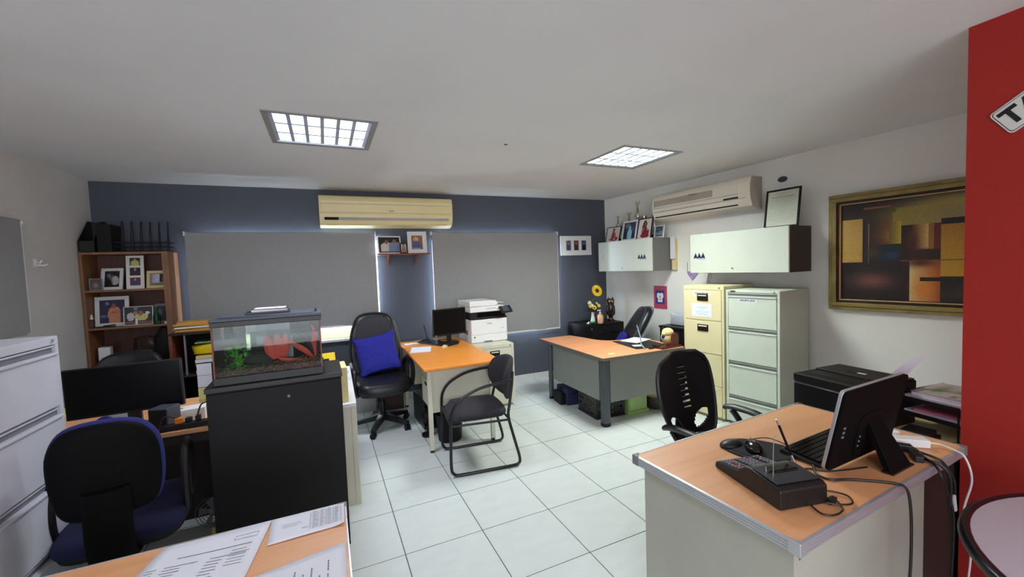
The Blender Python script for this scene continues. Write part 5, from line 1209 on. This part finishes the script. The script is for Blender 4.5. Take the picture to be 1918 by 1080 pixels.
part('orange_plug', MB().box(-.055, -.02, -.015, .015, .03, .06), ORANGE, ps2, bev=.004)
part('plug', MB().box(-.01, .02, -.015, .015, .03, .055), BLACKP, ps2, bev=.004); part('plug', MB().box(.035, .06, -.015, .015, .03, .06), BLACKP, ps2, bev=.004)
part('cord', MB().tube(cr([(.045, 0, .06), (.06, .02, .11), (.10, .03, .12)], 5), .004).tube(cr([(-.04, 0, .06), (-.10, -.01, .075), (-.12, -.03, .0), (-.13, -.10, -.02), (-.11, -.09, -.10)], 5), .004), BLACKP, ps2)
for i, (x0, z0, w_, h_, c_, lb, yy) in enumerate(((-.745, .97, .072, .14, PAPER, 'upper white paper note beside the wide monitor', 2.985), (-.74, .815, .085, .15, YELP, 'pale yellow paper note under the white one beside the wide monitor', 2.99))):
    s_ = th('note_board', lb, 'paper', x0, yy, z0 - .07, 0)
    part('sheet', MB().box(-w_ / 2, w_ / 2, 0, .003, 0, h_), c_, s_)
    part('fold', MB().box(-w_ / 2, w_ / 2, -.001, 0, h_ * .5, h_ * .5 + .002), GREYPL, s_)
sd = th('note_stand', 'dark upright board holding notes behind the left monitor', 'board', -.735, 3.0, .742, 0)
part('board', MB().box(-.05, .055, 0, .01, 0, .30), BLACKM, sd, bev=.002); part('foot', MB().box(-.05, .055, -.01, .06, 0, .006), BLACKM, sd)
single('white_box', MB().box(-.06, .06, -.05, .05, 0, .07), WHITE, 'white carton on the left desk behind the speaker', 'box', -.79, 2.90, .742, 8, bev=.002)
single('paper_sheet', MB().box(-.09, .06, -.002, .002, 0, .085), PAPER, 'white leaflet leaning below the wide monitor, left of its neck', 'paper', -1.13, 3.01, .742, 0, rx=-10)
single('yellow_folder', MB().box(-.10, .10, -.08, .08, 0, .05).box(-.08, .07, -.07, .07, .05, .09), YELP, 'pale yellow folders at the back of the left desk near the wall', 'folder', -1.63, 3.28, .742, 6, bev=.003)
single('adhesive_tape_roll', MB().lathe([(.03, 0), (.04, 0), (.04, .02), (.03, .02)], 16), M('violet_plastic', (70, 60, 140), .4), 'violet tape roll standing beneath the wide monitor', 'tape', -1.19, 2.93, .78, 0, rx=90)
lt = th('letter_tray', 'grey stacked letter tray on the left desk against the wall', 'tray', -1.72, 3.32, .742)
for z in (.10, .19, .28): part('tray', MB().box(-.13, .16, -.03, .06, z, z + .004).box(-.13, .16, -.034, -.03, z, z + .016), GREYPL, lt)
part('post', MB().box(-.13, -.122, -.03, .06, 0, .30), GREYPL, lt); part('post', MB().box(.152, .16, -.03, .06, 0, .30), GREYPL, lt)
# things on the floor by the aquarium cabinet
fn_ = th('floor_fan', 'small grey fan with wire guard on the floor beside the aquarium cabinet', 'fan', -.73, 2.90, 0, -10)
part('base', MB().cyl(.08, 0, .02, 20), CREAMP, fn_); part('neck', MB().cyl(.015, .02, .08, 10), CREAMP, fn_)
for r_ in (.03, .05, .07, .09): part('guard_ring', MB().tube([(r_ * math.cos(PI * k / 12), -.03 + r_ * .2, .17 + r_ * math.sin(PI * k / 12)) for k in range(24)], .002, 6, closed=True), GREYPL, fn_)
for k in range(5):
    a = R(72 * k); part('fan_blade', MB().add([(0, 0, .17), (.03 * math.cos(a), .004, .17 + .03 * math.sin(a)), (.085 * math.cos(a + .3), .012, .17 + .085 * math.sin(a + .3)), (.075 * math.cos(a + .8), -.004, .17 + .075 * math.sin(a + .8))], [(0, 1, 2, 3)]), GREYPL, fn_)
part('motor', MB().ell(0, .02, .17, .03, .04, .03), GREYPL, fn_)
single('plastic_bag', MB().pad([(-.06, 0), (.07, 0), (.08, .06), (.03, .09), (-.05, .08)], .12), YELP, 'pale yellow plastic bag on the floor by the small fan', 'bag', -.80, 2.72, .0, 10)
# ------------------------------------------------------------------ near right desk
D3 = TR(1.165, .722, 0, 3.8)
def d3(x, y):
    v = D3 @ Vector((x, y, 0)); return v.x, v.y
ZD = .74
nd = th('desk', 'near desk with beech top, ribbed aluminium edge and cream panels', 'desk', 1.165, .722, 0, 3.8)
part('worktop', MB().box(.006, 1.194, .006, .644, .715, ZD), WOODD, nd, bev=.001)
tp_ = [(0, 0), (.0, .034), (.008, .034), (.008, .030), (.004, .029)]
def trim(L, m, nm='edge_trim'):       # ribbed profile, outward is -y
    pr = [(0, .706), (-.004, .706), (-.004, .712), (-.001, .7135), (-.004, .715), (-.004, .721), (-.001, .7225), (-.004, .724), (-.004, .730), (-.001, .7315), (-.004, .733), (-.004, .741), (.006, .7415), (.006, .739), (.0, .738)]
    part(nm, MB().extx(pr, 0, L, m), ALU, nd, smooth=20)
trim(1.2, TR(0, 0)); trim(.65, TR(0, .65, 0, -90)); trim(1.2, TR(1.2, .65, 0, 180)); trim(.65, TR(1.2, 0, 0, 90))
for cx, cy, rz in ((0, 0, 0), (0, .65, -90), (1.2, .65, 180), (1.2, 0, 90)):
    part('corner_cap', MB().prism([(-.006, -.006), (.03, -.006), (.03, .001), (.012, .012), (.001, .03), (-.006, .03)], .703, .7435, TR(cx, cy, 0, rz)), GREYPL if rz else ALU, nd, bev=.003)
part('side_panel', MB().box(.028, .046, .03, .62, 0, .703), BODYC, nd, bev=.001)
part('front_panel', MB().box(.046, .40, .030, .046, 0, .703), BODYC, nd, bev=.001)
part('front_panel', MB().box(.402, .905, .030, .046, 0, .703), BODYC, nd, bev=.001)
part('end_panel', MB().box(.89, .905, .046, .60, 0, .703), BODYC, nd)
part('dark_side', MB().box(.92, 1.196, .05, .066, 0, .703).box(1.18, 1.196, .066, .6, 0, .703), DARKW, nd)
part('tape_mark', MB().box(.052, .060, .0285, .0295, .655, .69), EDGEG, nd)
side = th('side_table', 'low table against the white wall beside the red wall, carrying printer and trays', 'table', 2.90, 1.21, 0, 0)
part('top', MB().box(-.48, .48, -.325, .31, .615, .64), WOODD2, side, bev=.002)
part('dark_front', MB().box(-.47, .47, -.32, -.305, 0, .615), DARKW, side)
for lx in (-.45, .45):
    for ly in (-.29, .28): part('leg', MB().box(lx - .02, lx + .02, ly - .02, ly + .02, 0, .615), DGREY, side)

# all-in-one computer seen from behind
mm3 = th('monitor', 'black all-in-one computer seen from behind on its easel stand, near desk', 'monitor', 1.635, .925, ZD + .001, 183)
# local +x goes to the picture left, local -y faces the user (far side)
tl = TR(0, 0, .012, 0, -11.2)
bx_ = rrect(-.47, .0, 0, .318, .018, 4)
nn = len(bx_)
def slab(poly, y0, y1, m):
    n = len(poly)
    return MB().add([(a, y0, b) for a, b in poly] + [(a, y1, b) for a, b in poly], [tuple(range(n)), tuple(range(2 * n - 1, n - 1, -1))] + [(i, n + i, n + (i + 1) % n, (i + 1) % n) for i in range(n)], m)
part('silver_bezel', slab(bx_, -.014, -.002, tl), ALU, mm3, bev=.002)
part('screen', slab(rrect(-.462, -.008, .008, .310, .012, 4), -.016, -.0135, tl), BLACKG, mm3)
part('rear_shell', slab(rrect(-.469, -.001, .001, .317, .018, 4), -.0025, .010, tl), SHELLK, mm3, bev=.002)
part('rear_bulge', slab(rrect(-.34, -.15, .02, .20, .05, 5), .009, .014, tl), SHELLK, mm3, bev=.003)
for k, (a, b) in enumerate(((-.045, .17), (-.045, .152), (-.045, .134))):
    part('side_port', MB().box(a - .006, a + .006, .010, .0125, b - .004, b + .004, tl), GREYPL, mm3)
for k in range(3): part('rear_socket', MB().cyl(.004, .0135, .0165, 10, m=tl @ TR(-.17, 0, .07 + .02 * k, 0, 0) @ TR(0, 0, 0, 0, -90)), GREYPL, mm3)
part('easel_stand', MB().add([(-.30, .020, .175), (-.215, .020, .175), (-.30, .04, .185), (-.215, .04, .185), (-.345, .105, .0), (-.190, .105, .0), (-.345, .128, 0), (-.190, .128, 0)], [(0, 1, 5, 4), (2, 6, 7, 3), (0, 2, 3, 1), (4, 5, 7, 6), (0, 4, 6, 2), (1, 3, 7, 5)]), SHELLK, mm3, bev=.003)
part('stand_foot', MB().box(-.35, -.185, .095, .132, 0, .007), BLACKP, mm3, bev=.002)

kb = keyboard('black keyboard in front of the all-in-one computer on the near desk', 1.875, 1.045, ZD + .001, 4.5, .44, .150, BLACKG)
mp = th('mouse_pad', 'black gel mouse pad with swelling wrist rest on the near desk', 'mouse pad', 0, 0, ZD + .001)
ol = cr([(1.487, 1.225, 0), (1.535, 1.285, 0), (1.60, 1.288, 0), (1.665, 1.25, 0), (1.715, 1.18, 0), (1.735, 1.11, 0), (1.70, 1.06, 0), (1.62, 1.04, 0), (1.55, 1.06, 0), (1.50, 1.12, 0)], 5, True)
mp.location = (1.60, 1.16, ZD + .001); ol = [(p[0] - 1.60, p[1] - 1.16) for p in ol]
part('pad', MB().prism(ol, 0, .005), BLACKM, mp, bev=.002)
part('wrist_rest', MB().ell(-.055, .085, .006, .058, .034, .020, m=TR(0, 0, 0, 0)), BLACKP, mp)
part('surface', MB().prism([(x * .86 + .008, y * .82 - .01) for x, y in ol], .005, .0062), FABRICK, mp)
mo = th('computer_mouse', 'glossy black mouse on the gel mouse pad of the near desk', 'mouse', 1.578, 1.165, ZD + .0075, -38)
part('shell', MB().ell(0, 0, .012, .033, .058, .024), BLACKG, mo)
part('wheel', MB().cyl(.007, -.003, .003, 12, m=TR(0, .036, .030, 0, 0, 90)), GREYPL, mo)
part('mouse_cable', MB().tube(cr([(0, .055, .01), (.02, .10, .004), (.10, .13, .003), (.16, .04, .003)], 6), .0022, 6), BLACKP, mo)
pos = th('printing_calculator', 'black printing calculator with grey and red keys on the near desk', 'calculator', 1.355, .825, ZD + .001, -12)
# local: x across (0.178), y from rear (0) to key end (0.30)
prof = [(0.0, 0.0), (0.0, .062), (.015, .072), (.13, .080), (.155, .073), (.185, .046), (.29, .030), (.305, .024), (.308, .0)]
hw = .092
part('body', MB().add([(-hw, y, z) for y, z in prof] + [(hw, y, z) for y, z in prof], [tuple(range(9)), tuple(range(17, 8, -1))] + [(i, 9 + i, 9 + (i + 1) % 9, (i + 1) % 9) for i in range(9)]), GREYBL2 if False else BLACKP, pos, bev=.006)
part('top_cover', MB().box(-hw + .008, hw - .008, .02, .125, .0, .003, TR(0, 0, .0735, 0, 3.5)), M('charcoal_plastic', (44, 46, 52), .35), pos, bev=.002)
part('paper_slot', MB().box(-.045, .055, .085, .135, .078, .0835, TR(0, -.01, 0)), BLACKG, pos, bev=.002)
part('display', MB().box(-.055, .06, .118, .128, .082, .094, TR(0, -.035, -.008)), BLACKG, pos, bev=.002)
kt = TR(0, .185, .046, 0, -8.7)
kms = {0: MB(), 1: MB()}
for r_ in range(6):
    for c_ in range(11):
        if c_ in (3, 8) : continue
        x0 = -.083 + c_ * .0152; y0 = .004 + r_ * .0165
        kk = 1 if (r_, c_) in ((2, 1), (3, 1), (1, 2), (4, 9), (5, 7)) else 0
        kms[kk].box(x0, x0 + .0095, y0, y0 + .0095, .001, .006, kt)
part('keys', kms[0], KEYG, pos, kind='stuff', smooth=0); part('red_keys', kms[1], KEYR, pos, kind='stuff', smooth=0)
part('paper_holder_wire', MB().tube(cr([(-.05, .07, .07), (-.05, .07, .15), (-.045, .07, .21), (-.04, .05, .21)], 5), .0012, 6).tube([(-.06, .09, .07), (-.06, .09, .10)], .0012, 6), CHROME, pos)
pw = th('pen', 'black pen with chrome tip standing up behind the calculator', 'pen', 1.515, .95, ZD + .001, 0)
part('holder', MB().box(-.03, .025, -.02, .03, 0, .035), BLACKP, pw, bev=.006)
part('tip', MB().tube([(0, 0, .035), (-.012, .012, .085)], [.007, .0045], 8), CHROME, pw)
part('barrel', MB().tube([(-.012, .012, .085), (-.045, .035, .195)], .0045, 8), BLACKG, pw)
part('clip_end', MB().tube([(-.045, .035, .195), (-.052, .04, .215)], .0035, 8), CHROME, pw)

# printer, paper and trays to the right of the desk
bp = th('printer', 'black laser printer on the low table behind the near desk', 'printer', 2.625, 1.345, .641, -94)
part('body', MB().box(-.19, .19, -.195, .20, 0, .215), BLACKP, bp, bev=.012)
part('front_cover', MB().box(-.184, .184, -.203, -.19, .02, .178), BLACKM, bp, bev=.005)
part('silver_line', MB().box(-.186, .186, -.2045, -.19, .180, .184), CHROME, bp)
part('top', MB().box(-.192, .192, -.20, .20, .186, .236), BLACKM, bp, bev=.010)
part('output_recess', MB().box(-.15, .13, -.14, -.02, .2362, .2375), SCREEN, bp)
part('lid', MB().box(-.185, .185, -.02, .19, .236, .243), BLACKP, bp, bev=.002)
part('control_strip', MB().box(.15, .185, -.15, -.02, .236, .242), BLACKG, bp)
part('white_button', MB().box(-.005, .035, .05, .065, .2432, .2445), WHITE, bp); part('dark_vent', MB().box(-.055, -.01, .045, .07, .2432, .2440), BLACKG, bp)
part('badge', MB().box(-.16, -.13, -.2045, -.2028, .03, .07), M('dark_red_badge', (90, 22, 26), .5), bp)
vs = []; fs = []
for j in range(7):
    t = j / 6; a = Vector((0, .0, 0)).lerp(Vector((0, -.072, .096)), t); b = Vector((0, -.063, .0)).lerp(Vector((0, -.136, .127)), t)
    vs += [(a.x + .05 * t * t, a.y, a.z), (b.x + .05 * t * t, b.y, b.z)]
for j in range(6): fs.append((2 * j, 2 * j + 1, 2 * j + 3, 2 * j + 2))
single('paper_sheet', MB().add(vs, fs), PAPERL, 'lilac sheet of paper curling up behind the all-in-one computer', 'paper', 2.80, 1.245, .886)
tt = th('letter_tray', 'black two-tier letter tray full of papers beside the red wall', 'tray', 2.87, 1.02, .641, -6)
for z in (.075, .150):
    part('tray', MB().box(-.20, .20, -.12, .14, z, z + .004).box(-.20, .20, .136, .14, z, z + .03).box(-.204, -.20, -.12, .14, z, z + .022).box(.20, .204, -.12, .14, z, z + .022), BLACKP, tt, bev=.001)
for px_ in (-.19, .19):
    for py_ in (-.11, .13): part('post', MB().tube([(px_, py_, 0), (px_, py_, .150)], .004, 8), BLACKP, tt)
pl = th('paper_stack', 'lilac and green-printed magazines on the upper letter tray', 'papers', 2.87, 1.02, .797, -6)
part('magazine', MB().box(-.17, .18, -.115, .12, 0, .018), PAPERL, pl, bev=.002)
picture('cover', 0, .30, 0, .20, 0, shapes_fn((196, 184, 186), [('g', .5, .7, .4, .16, (90, 130, 90)), ('g', .7, .3, .3, .12, (120, 160, 110)), ('g', .15, .25, .1, .06, (110, 80, 80)), ('r', .3, .15, .8, .2, (90, 100, 70)), ('g', .8, .9, .2, .1, (210, 180, 190))], seed=9), 30, 20, pl, m=TR(-.15, -.105, .0375, 4, -90) )
part('magazine', MB().box(-.155, .155, -.11, .10, .018, .036, TR(0, 0, 0, 4)), PAPER, pl, bev=.002)
pk = th('paper_stack', 'white papers with a pink folder on the lower letter tray', 'papers', 2.86, 1.015, .722, -6)
part('sheets', MB().box(-.18, .18, -.13, .11, 0, .022), PAPERL, pk, bev=.002)
part('pink_folder', MB().box(-.17, .04, -.125, .08, .022, .032, TR(0, 0, 0, 3)), PINK, pk, bev=.003)
part('green_sheet', MB().box(.05, .17, -.128, .08, .022, .026), GREENP, pk)
single('paper_sheet', MB().box(-.18, .15, -.12, .14, 0, .004), CREAMP, 'cream sheets lying under the black letter tray', 'paper', 2.80, 1.03, .642, -12)
ad_ = th('power_adapter', 'white power adapter with cord at the back right of the near desk', 'adapter', 2.19, .905, ZD + .001, -40)
part('brick', MB().box(-.068, .055, -.026, .026, 0, .034), WHITE, ad_, bev=.006)
part('cord', MB().tube([(-0, 0, 0)], .001) if False else MB().tube(cr([(.05, 0, .016), (.09, -.0, .014), (.115, -.045, .012), (.128, -.085, .0), (.135, -.11, -.08), (.10, -.13, -.2), (.13, -.12, -.35), (.12, -.12, -.55), (.12, -.14, -.735)], 7), .0035, 7), WHITE, ad_)
single('white_power_bar', MB().box(-.11, .08, -.024, .024, 0, .035).box(-.06, -.02, -.028, .028, .008, .026), WHITE, 'white power bar behind the monitor stand on the near desk', 'power strip', 2.17, 1.02, ZD + .001, -32, bev=.004)
single('router', MB().box(-.07, .07, -.06, .06, 0, .03).box(-.06, .05, -.05, .05, .035, .055), BLACKP, 'dark stacked router boxes on the low table right of the printer', 'router', 2.56, 1.03, .642, 5, bev=.003)
cbl = th('cable_bundle', 'black cables running over the near desk edge behind the computer stand', 'cable', 0, 0, 0)
def dcable(pts, r=.0035, mat=BLACKP, nm='cable_strand'):
    part(nm, MB().tube(cr(pts, 7), r, 7), mat, cbl)
dcable([(2.02, 1.03, .76), (2.10, .96, .75), (2.10, .88, .748), (2.06, .80, .75), (2.07, .765, .742), (2.08, .745, .70), (2.07, .74, .60)], .006)
dcable([(1.97, 1.0, .80), (2.08, .95, .765), (2.12, .87, .75), (2.11, .80, .75), (2.09, .765, .744), (2.11, .745, .69), (2.12, .745, .63)], .005)
dcable([(2.18, .96, .755), (2.14, .87, .75), (2.08, .82, .752), (2.04, .77, .745), (2.03, .745, .70), (2.10, .74, .55), (2.09, .74, .30)], .004)
part('white_plug', MB().box(-.007, .007, -.004, .004, -.035, .03, TR(2.10, .738, .605, 0, 0, -12)), WHITE, cbl, bev=.002)
part('plug_body', MB().box(-.03, .03, -.015, .015, 0, .025, TR(2.05, .83, ZD + .002, 40)), BLACKP, cbl, bev=.005)
part('plug_body', MB().box(-.035, .035, -.016, .016, 0, .028, TR(2.10, .90, ZD + .002, -50)), BLACKP, cbl, bev=.005)
single('power_cable', MB().tube(cr([(1.655, .975, .746), (1.60, .93, .746), (1.60, .885, .746), (1.66, .855, .746), (1.735, .80, .746), (1.765, .765, .747), (1.772, .745, .741), (1.776, .735, .70), (1.772, .728, .60), (1.76, .725, .45), (1.72, .72, .25), (1.68, .70, .03)], 8), .0045, 8), BLACKP, 'long black cable drooping over the near desk edge to the floor', 'cable')
single('calculator_cable', MB().tube(cr([(1.43, .85, .755), (1.50, .845, .75), (1.535, .80, .748), (1.50, .765, .748), (1.455, .775, .75), (1.425, .80, .752)], 8), .003, 8).tube(cr([(1.37, .815, .75), (1.36, .775, .746), (1.39, .755, .745), (1.44, .76, .746), (1.47, .79, .748)], 8), .0028, 8).box(1.44, 1.475, .795, .81, .742, .758), BLACKP, 'short looped black cable at the rear of the calculator', 'cable')
single('monitor_cable', MB().tube(cr([(1.51, .99, .744), (1.56, .985, .744), (1.62, .97, .744), (1.66, .93, .743), (1.74, .90, .744), (1.82, .88, .744)], 7), .003, 7), BLACKP, 'thin cable lying between calculator and monitor foot', 'cable')

# ------------------------------------------------------------------ round table (right edge)
rtb = th('round_table', 'round mauve-grey table with black rubber rim at the right edge', 'table', 1.85, .10, 0)
part('top', MB().cyl(.492, .712, ZD, 72), TABLEG, rtb)
part('rubber_rim', MB().tube([(.497 * math.cos(2 * PI * k / 72), .497 * math.sin(2 * PI * k / 72), .728) for k in range(72)], .0165, 10, closed=True), RIM, rtb)
part('column', MB().cyl(.035, .03, .712, 18), BLKMET, rtb); part('foot', MB().lathe([(.24, 0), (.25, .01), (.20, .025), (.04, .035)], 36), BLKMET, rtb)

# ------------------------------------------------------------------ near left desk with papers
fd4 = th('desk', 'near left desk corner with beech top and thin aluminium edge, papers on it', 'desk', -.005, 1.555, 0, 1)
part('worktop', MB().box(-1.02, -.003, -.80, -.003, .712, .738), WOODD, fd4, bev=.001)
part('edge_trim', MB().box(-1.02, 0, -.004, .0, .706, .7395).box(-.004, 0, -.80, 0, .706, .7395), ALU, fd4)
part('corner_cap', MB().prism([(-.03, .003), (-.03, -.004), (-.012, -.004), (-.006, -.012), (-.004, -.03), (.003, -.03), (.003, .003)], .704, .7405), GREYPL, fd4, bev=.002)
part('side_panel', MB().box(-.04, -.022, -.77, -.03, 0, .706), BODYC, fd4); part('back_panel', MB().box(-.99, -.04, -.05, -.034, 0, .706), BODYC, fd4); part('side_panel', MB().box(-1.0, -.99, -.77, -.05, 0, .706), BODYC, fd4)
part('drawer_unit', MB().box(-.45, -.045, -.60, -.06, .05, .70), BODYC, fd4)
def sheet(lab, corners, z, lines, grid=None):
    # corners (world plan): near-left, near-right, far-right, far-left; gently rippled sheet
    cx = sum(c[0] for c in corners) / 4; cy = sum(c[1] for c in corners) / 4
    t = th('printed_sheet', lab, 'paper', cx, cy, z, 0, 'printed sheets on the near left desk')
    P_ = [Vector((c[0] - cx, c[1] - cy)) for c in corners]; n = 10; vs = []; fs = []
    B = lambda u, v: (P_[0] * (1 - u) * (1 - v) + P_[1] * u * (1 - v) + P_[2] * u * v + P_[3] * (1 - u) * v)
    zf = lambda u, v: .0010 + .0012 * math.sin(3 * u + 2 * v) ** 2 + (.007 * max(0, u - .85) / .15 * max(0, .3 - v) / .3)
    for j in range(n + 1):
        for i in range(n + 1): p = B(i / n, j / n); vs.append((p.x, p.y, zf(i / n, j / n)))
    for j in range(n):
        for i in range(n): a = j * (n + 1) + i; fs.append((a, a + 1, a + n + 2, a + n + 1))
    o = part('sheet', MB().add(vs, fs), PAPER, t); sm = o.modifiers.new('solid', 'SOLIDIFY'); sm.thickness = .0003
    mb = MB()
    for (u0, v0, u1, v1) in lines:
        k = max(2, int(abs(u1 - u0) * 12)); q = []
        for i in range(k + 1):
            u = u0 + (u1 - u0) * i / k
            for v in (v0, v1): p = B(u, v); q.append((p.x, p.y, zf(u, v) + .0006))
        mb.add(q, [(2 * i, 2 * i + 2, 2 * i + 3, 2 * i + 1) for i in range(k)])
    part('printed_text', mb, INK, t, kind='stuff', smooth=0)
rnd = random.Random(21); L1 = []
for k in range(10):
    v = .58 - k * .043
    for (a, b) in ((.06, .14), (.2, .38), (.56, .70)) if k else ((.06, .16), (.2, .5), (.58, .92)): L1.append((a, v, a + (b - a) * rnd.uniform(.75, 1), v + .008))
for k in range(6): L1.append((.74, .64 - k * .04, .74 + .18 * rnd.uniform(.7, 1), .646 - k * .04))
for k in range(3): L1.append((.2 + k * .03, .12 - k * .04, .9, .127 - k * .04))
L1 += [(.7, .86, .92, .865), (.7, .80, .92, .805), (.7, .80, .703, .865), (.917, .80, .92, .865), (.25, .70, .9, .71)]
sheet('printed form nearest the left on the near left desk', [(-.575, 1.275), (-.275, 1.20), (-.232, 1.545), (-.515, 1.535)], ZD, L1)
L2 = []
for k in range(11):
    v = .2 + k * .07; L2.append((.52, v, .95, v + .006))
    for a in (.56, .66, .76, .86): L2.append((a, v + .02, a + .06 * rnd.uniform(.5, 1), v + .032))
for a in (.52, .62, .74, .84, .95): L2.append((a, .2, a + .004, .9))
L2 += [(.42, .30, .5, .32), (.15, .62, .4, .628), (.15, .56, .42, .568), (.15, .50, .36, .508)]
sheet('printed table sheet at the far right corner of the near left desk', [(-.228, 1.405), (-.012, 1.415), (-.010, 1.545), (-.232, 1.556 - .01)], ZD, L2)
L3 = []
for k, (a, b) in enumerate(((.35, .75), (.2, .8), (.25, .7), (.2, .8), (.2, .75), (.3, .8), (.2, .6), (.2, .8))):
    u = .30 + k * .075
    n_ = 14
    for i in range(n_):
        v = a + (b - a) * i / n_
        if rnd.random() < .85: L3.append((u, v, u + .012, v + (b - a) / n_ * .8))
sheet('sideways printed page at the bottom of the near left desk', [(-.30, 1.06), (-.012, 1.04), (-.010, 1.315), (-.285, 1.265)], ZD, L3)

# low black cabinet by the right wall behind the corner desk, with a crumpled clear bag
lc = th('side_cabinet', 'low black cabinet ledge against the wall behind the plush toy', 'cabinet', *RW(1.42, .16), 0, RZR)
part('body', MB().box(-.16, .16, -.13, .13, 0, .775), BLACKM, lc, bev=.003); part('top', MB().box(-.17, .17, -.14, .14, .775, .797), BLACKP, lc, bev=.003)
part('drawer', MB().box(-.15, .15, -.136, -.13, .45, .765), BLACKM, lc); part('drawer', MB().box(-.15, .15, -.136, -.13, .05, .44), BLACKM, lc)
single('plastic_bag', MB().pad([(-.12, 0), (.12, 0), (.13, .10), (.09, .155), (-.02, .13), (-.11, .14)], .10), M('hazy_plastic', (186, 194, 204), .25), 'crumpled clear plastic bag on the black ledge by the cream filing cabinet', 'bag', *RW(1.42, .13), .799, RZR)
sm_ = single('ceiling_mark', MB().box(-.012, .014, -.006, .006, -.004, .0).box(-.004, .004, -.012, .008, -.006, -.002), M('brown_stain', (120, 86, 60), .8), 'tiny brown wall-plug stub on the ceiling between the two lights', 'ceiling mark', 1.254, 2.939, HC)
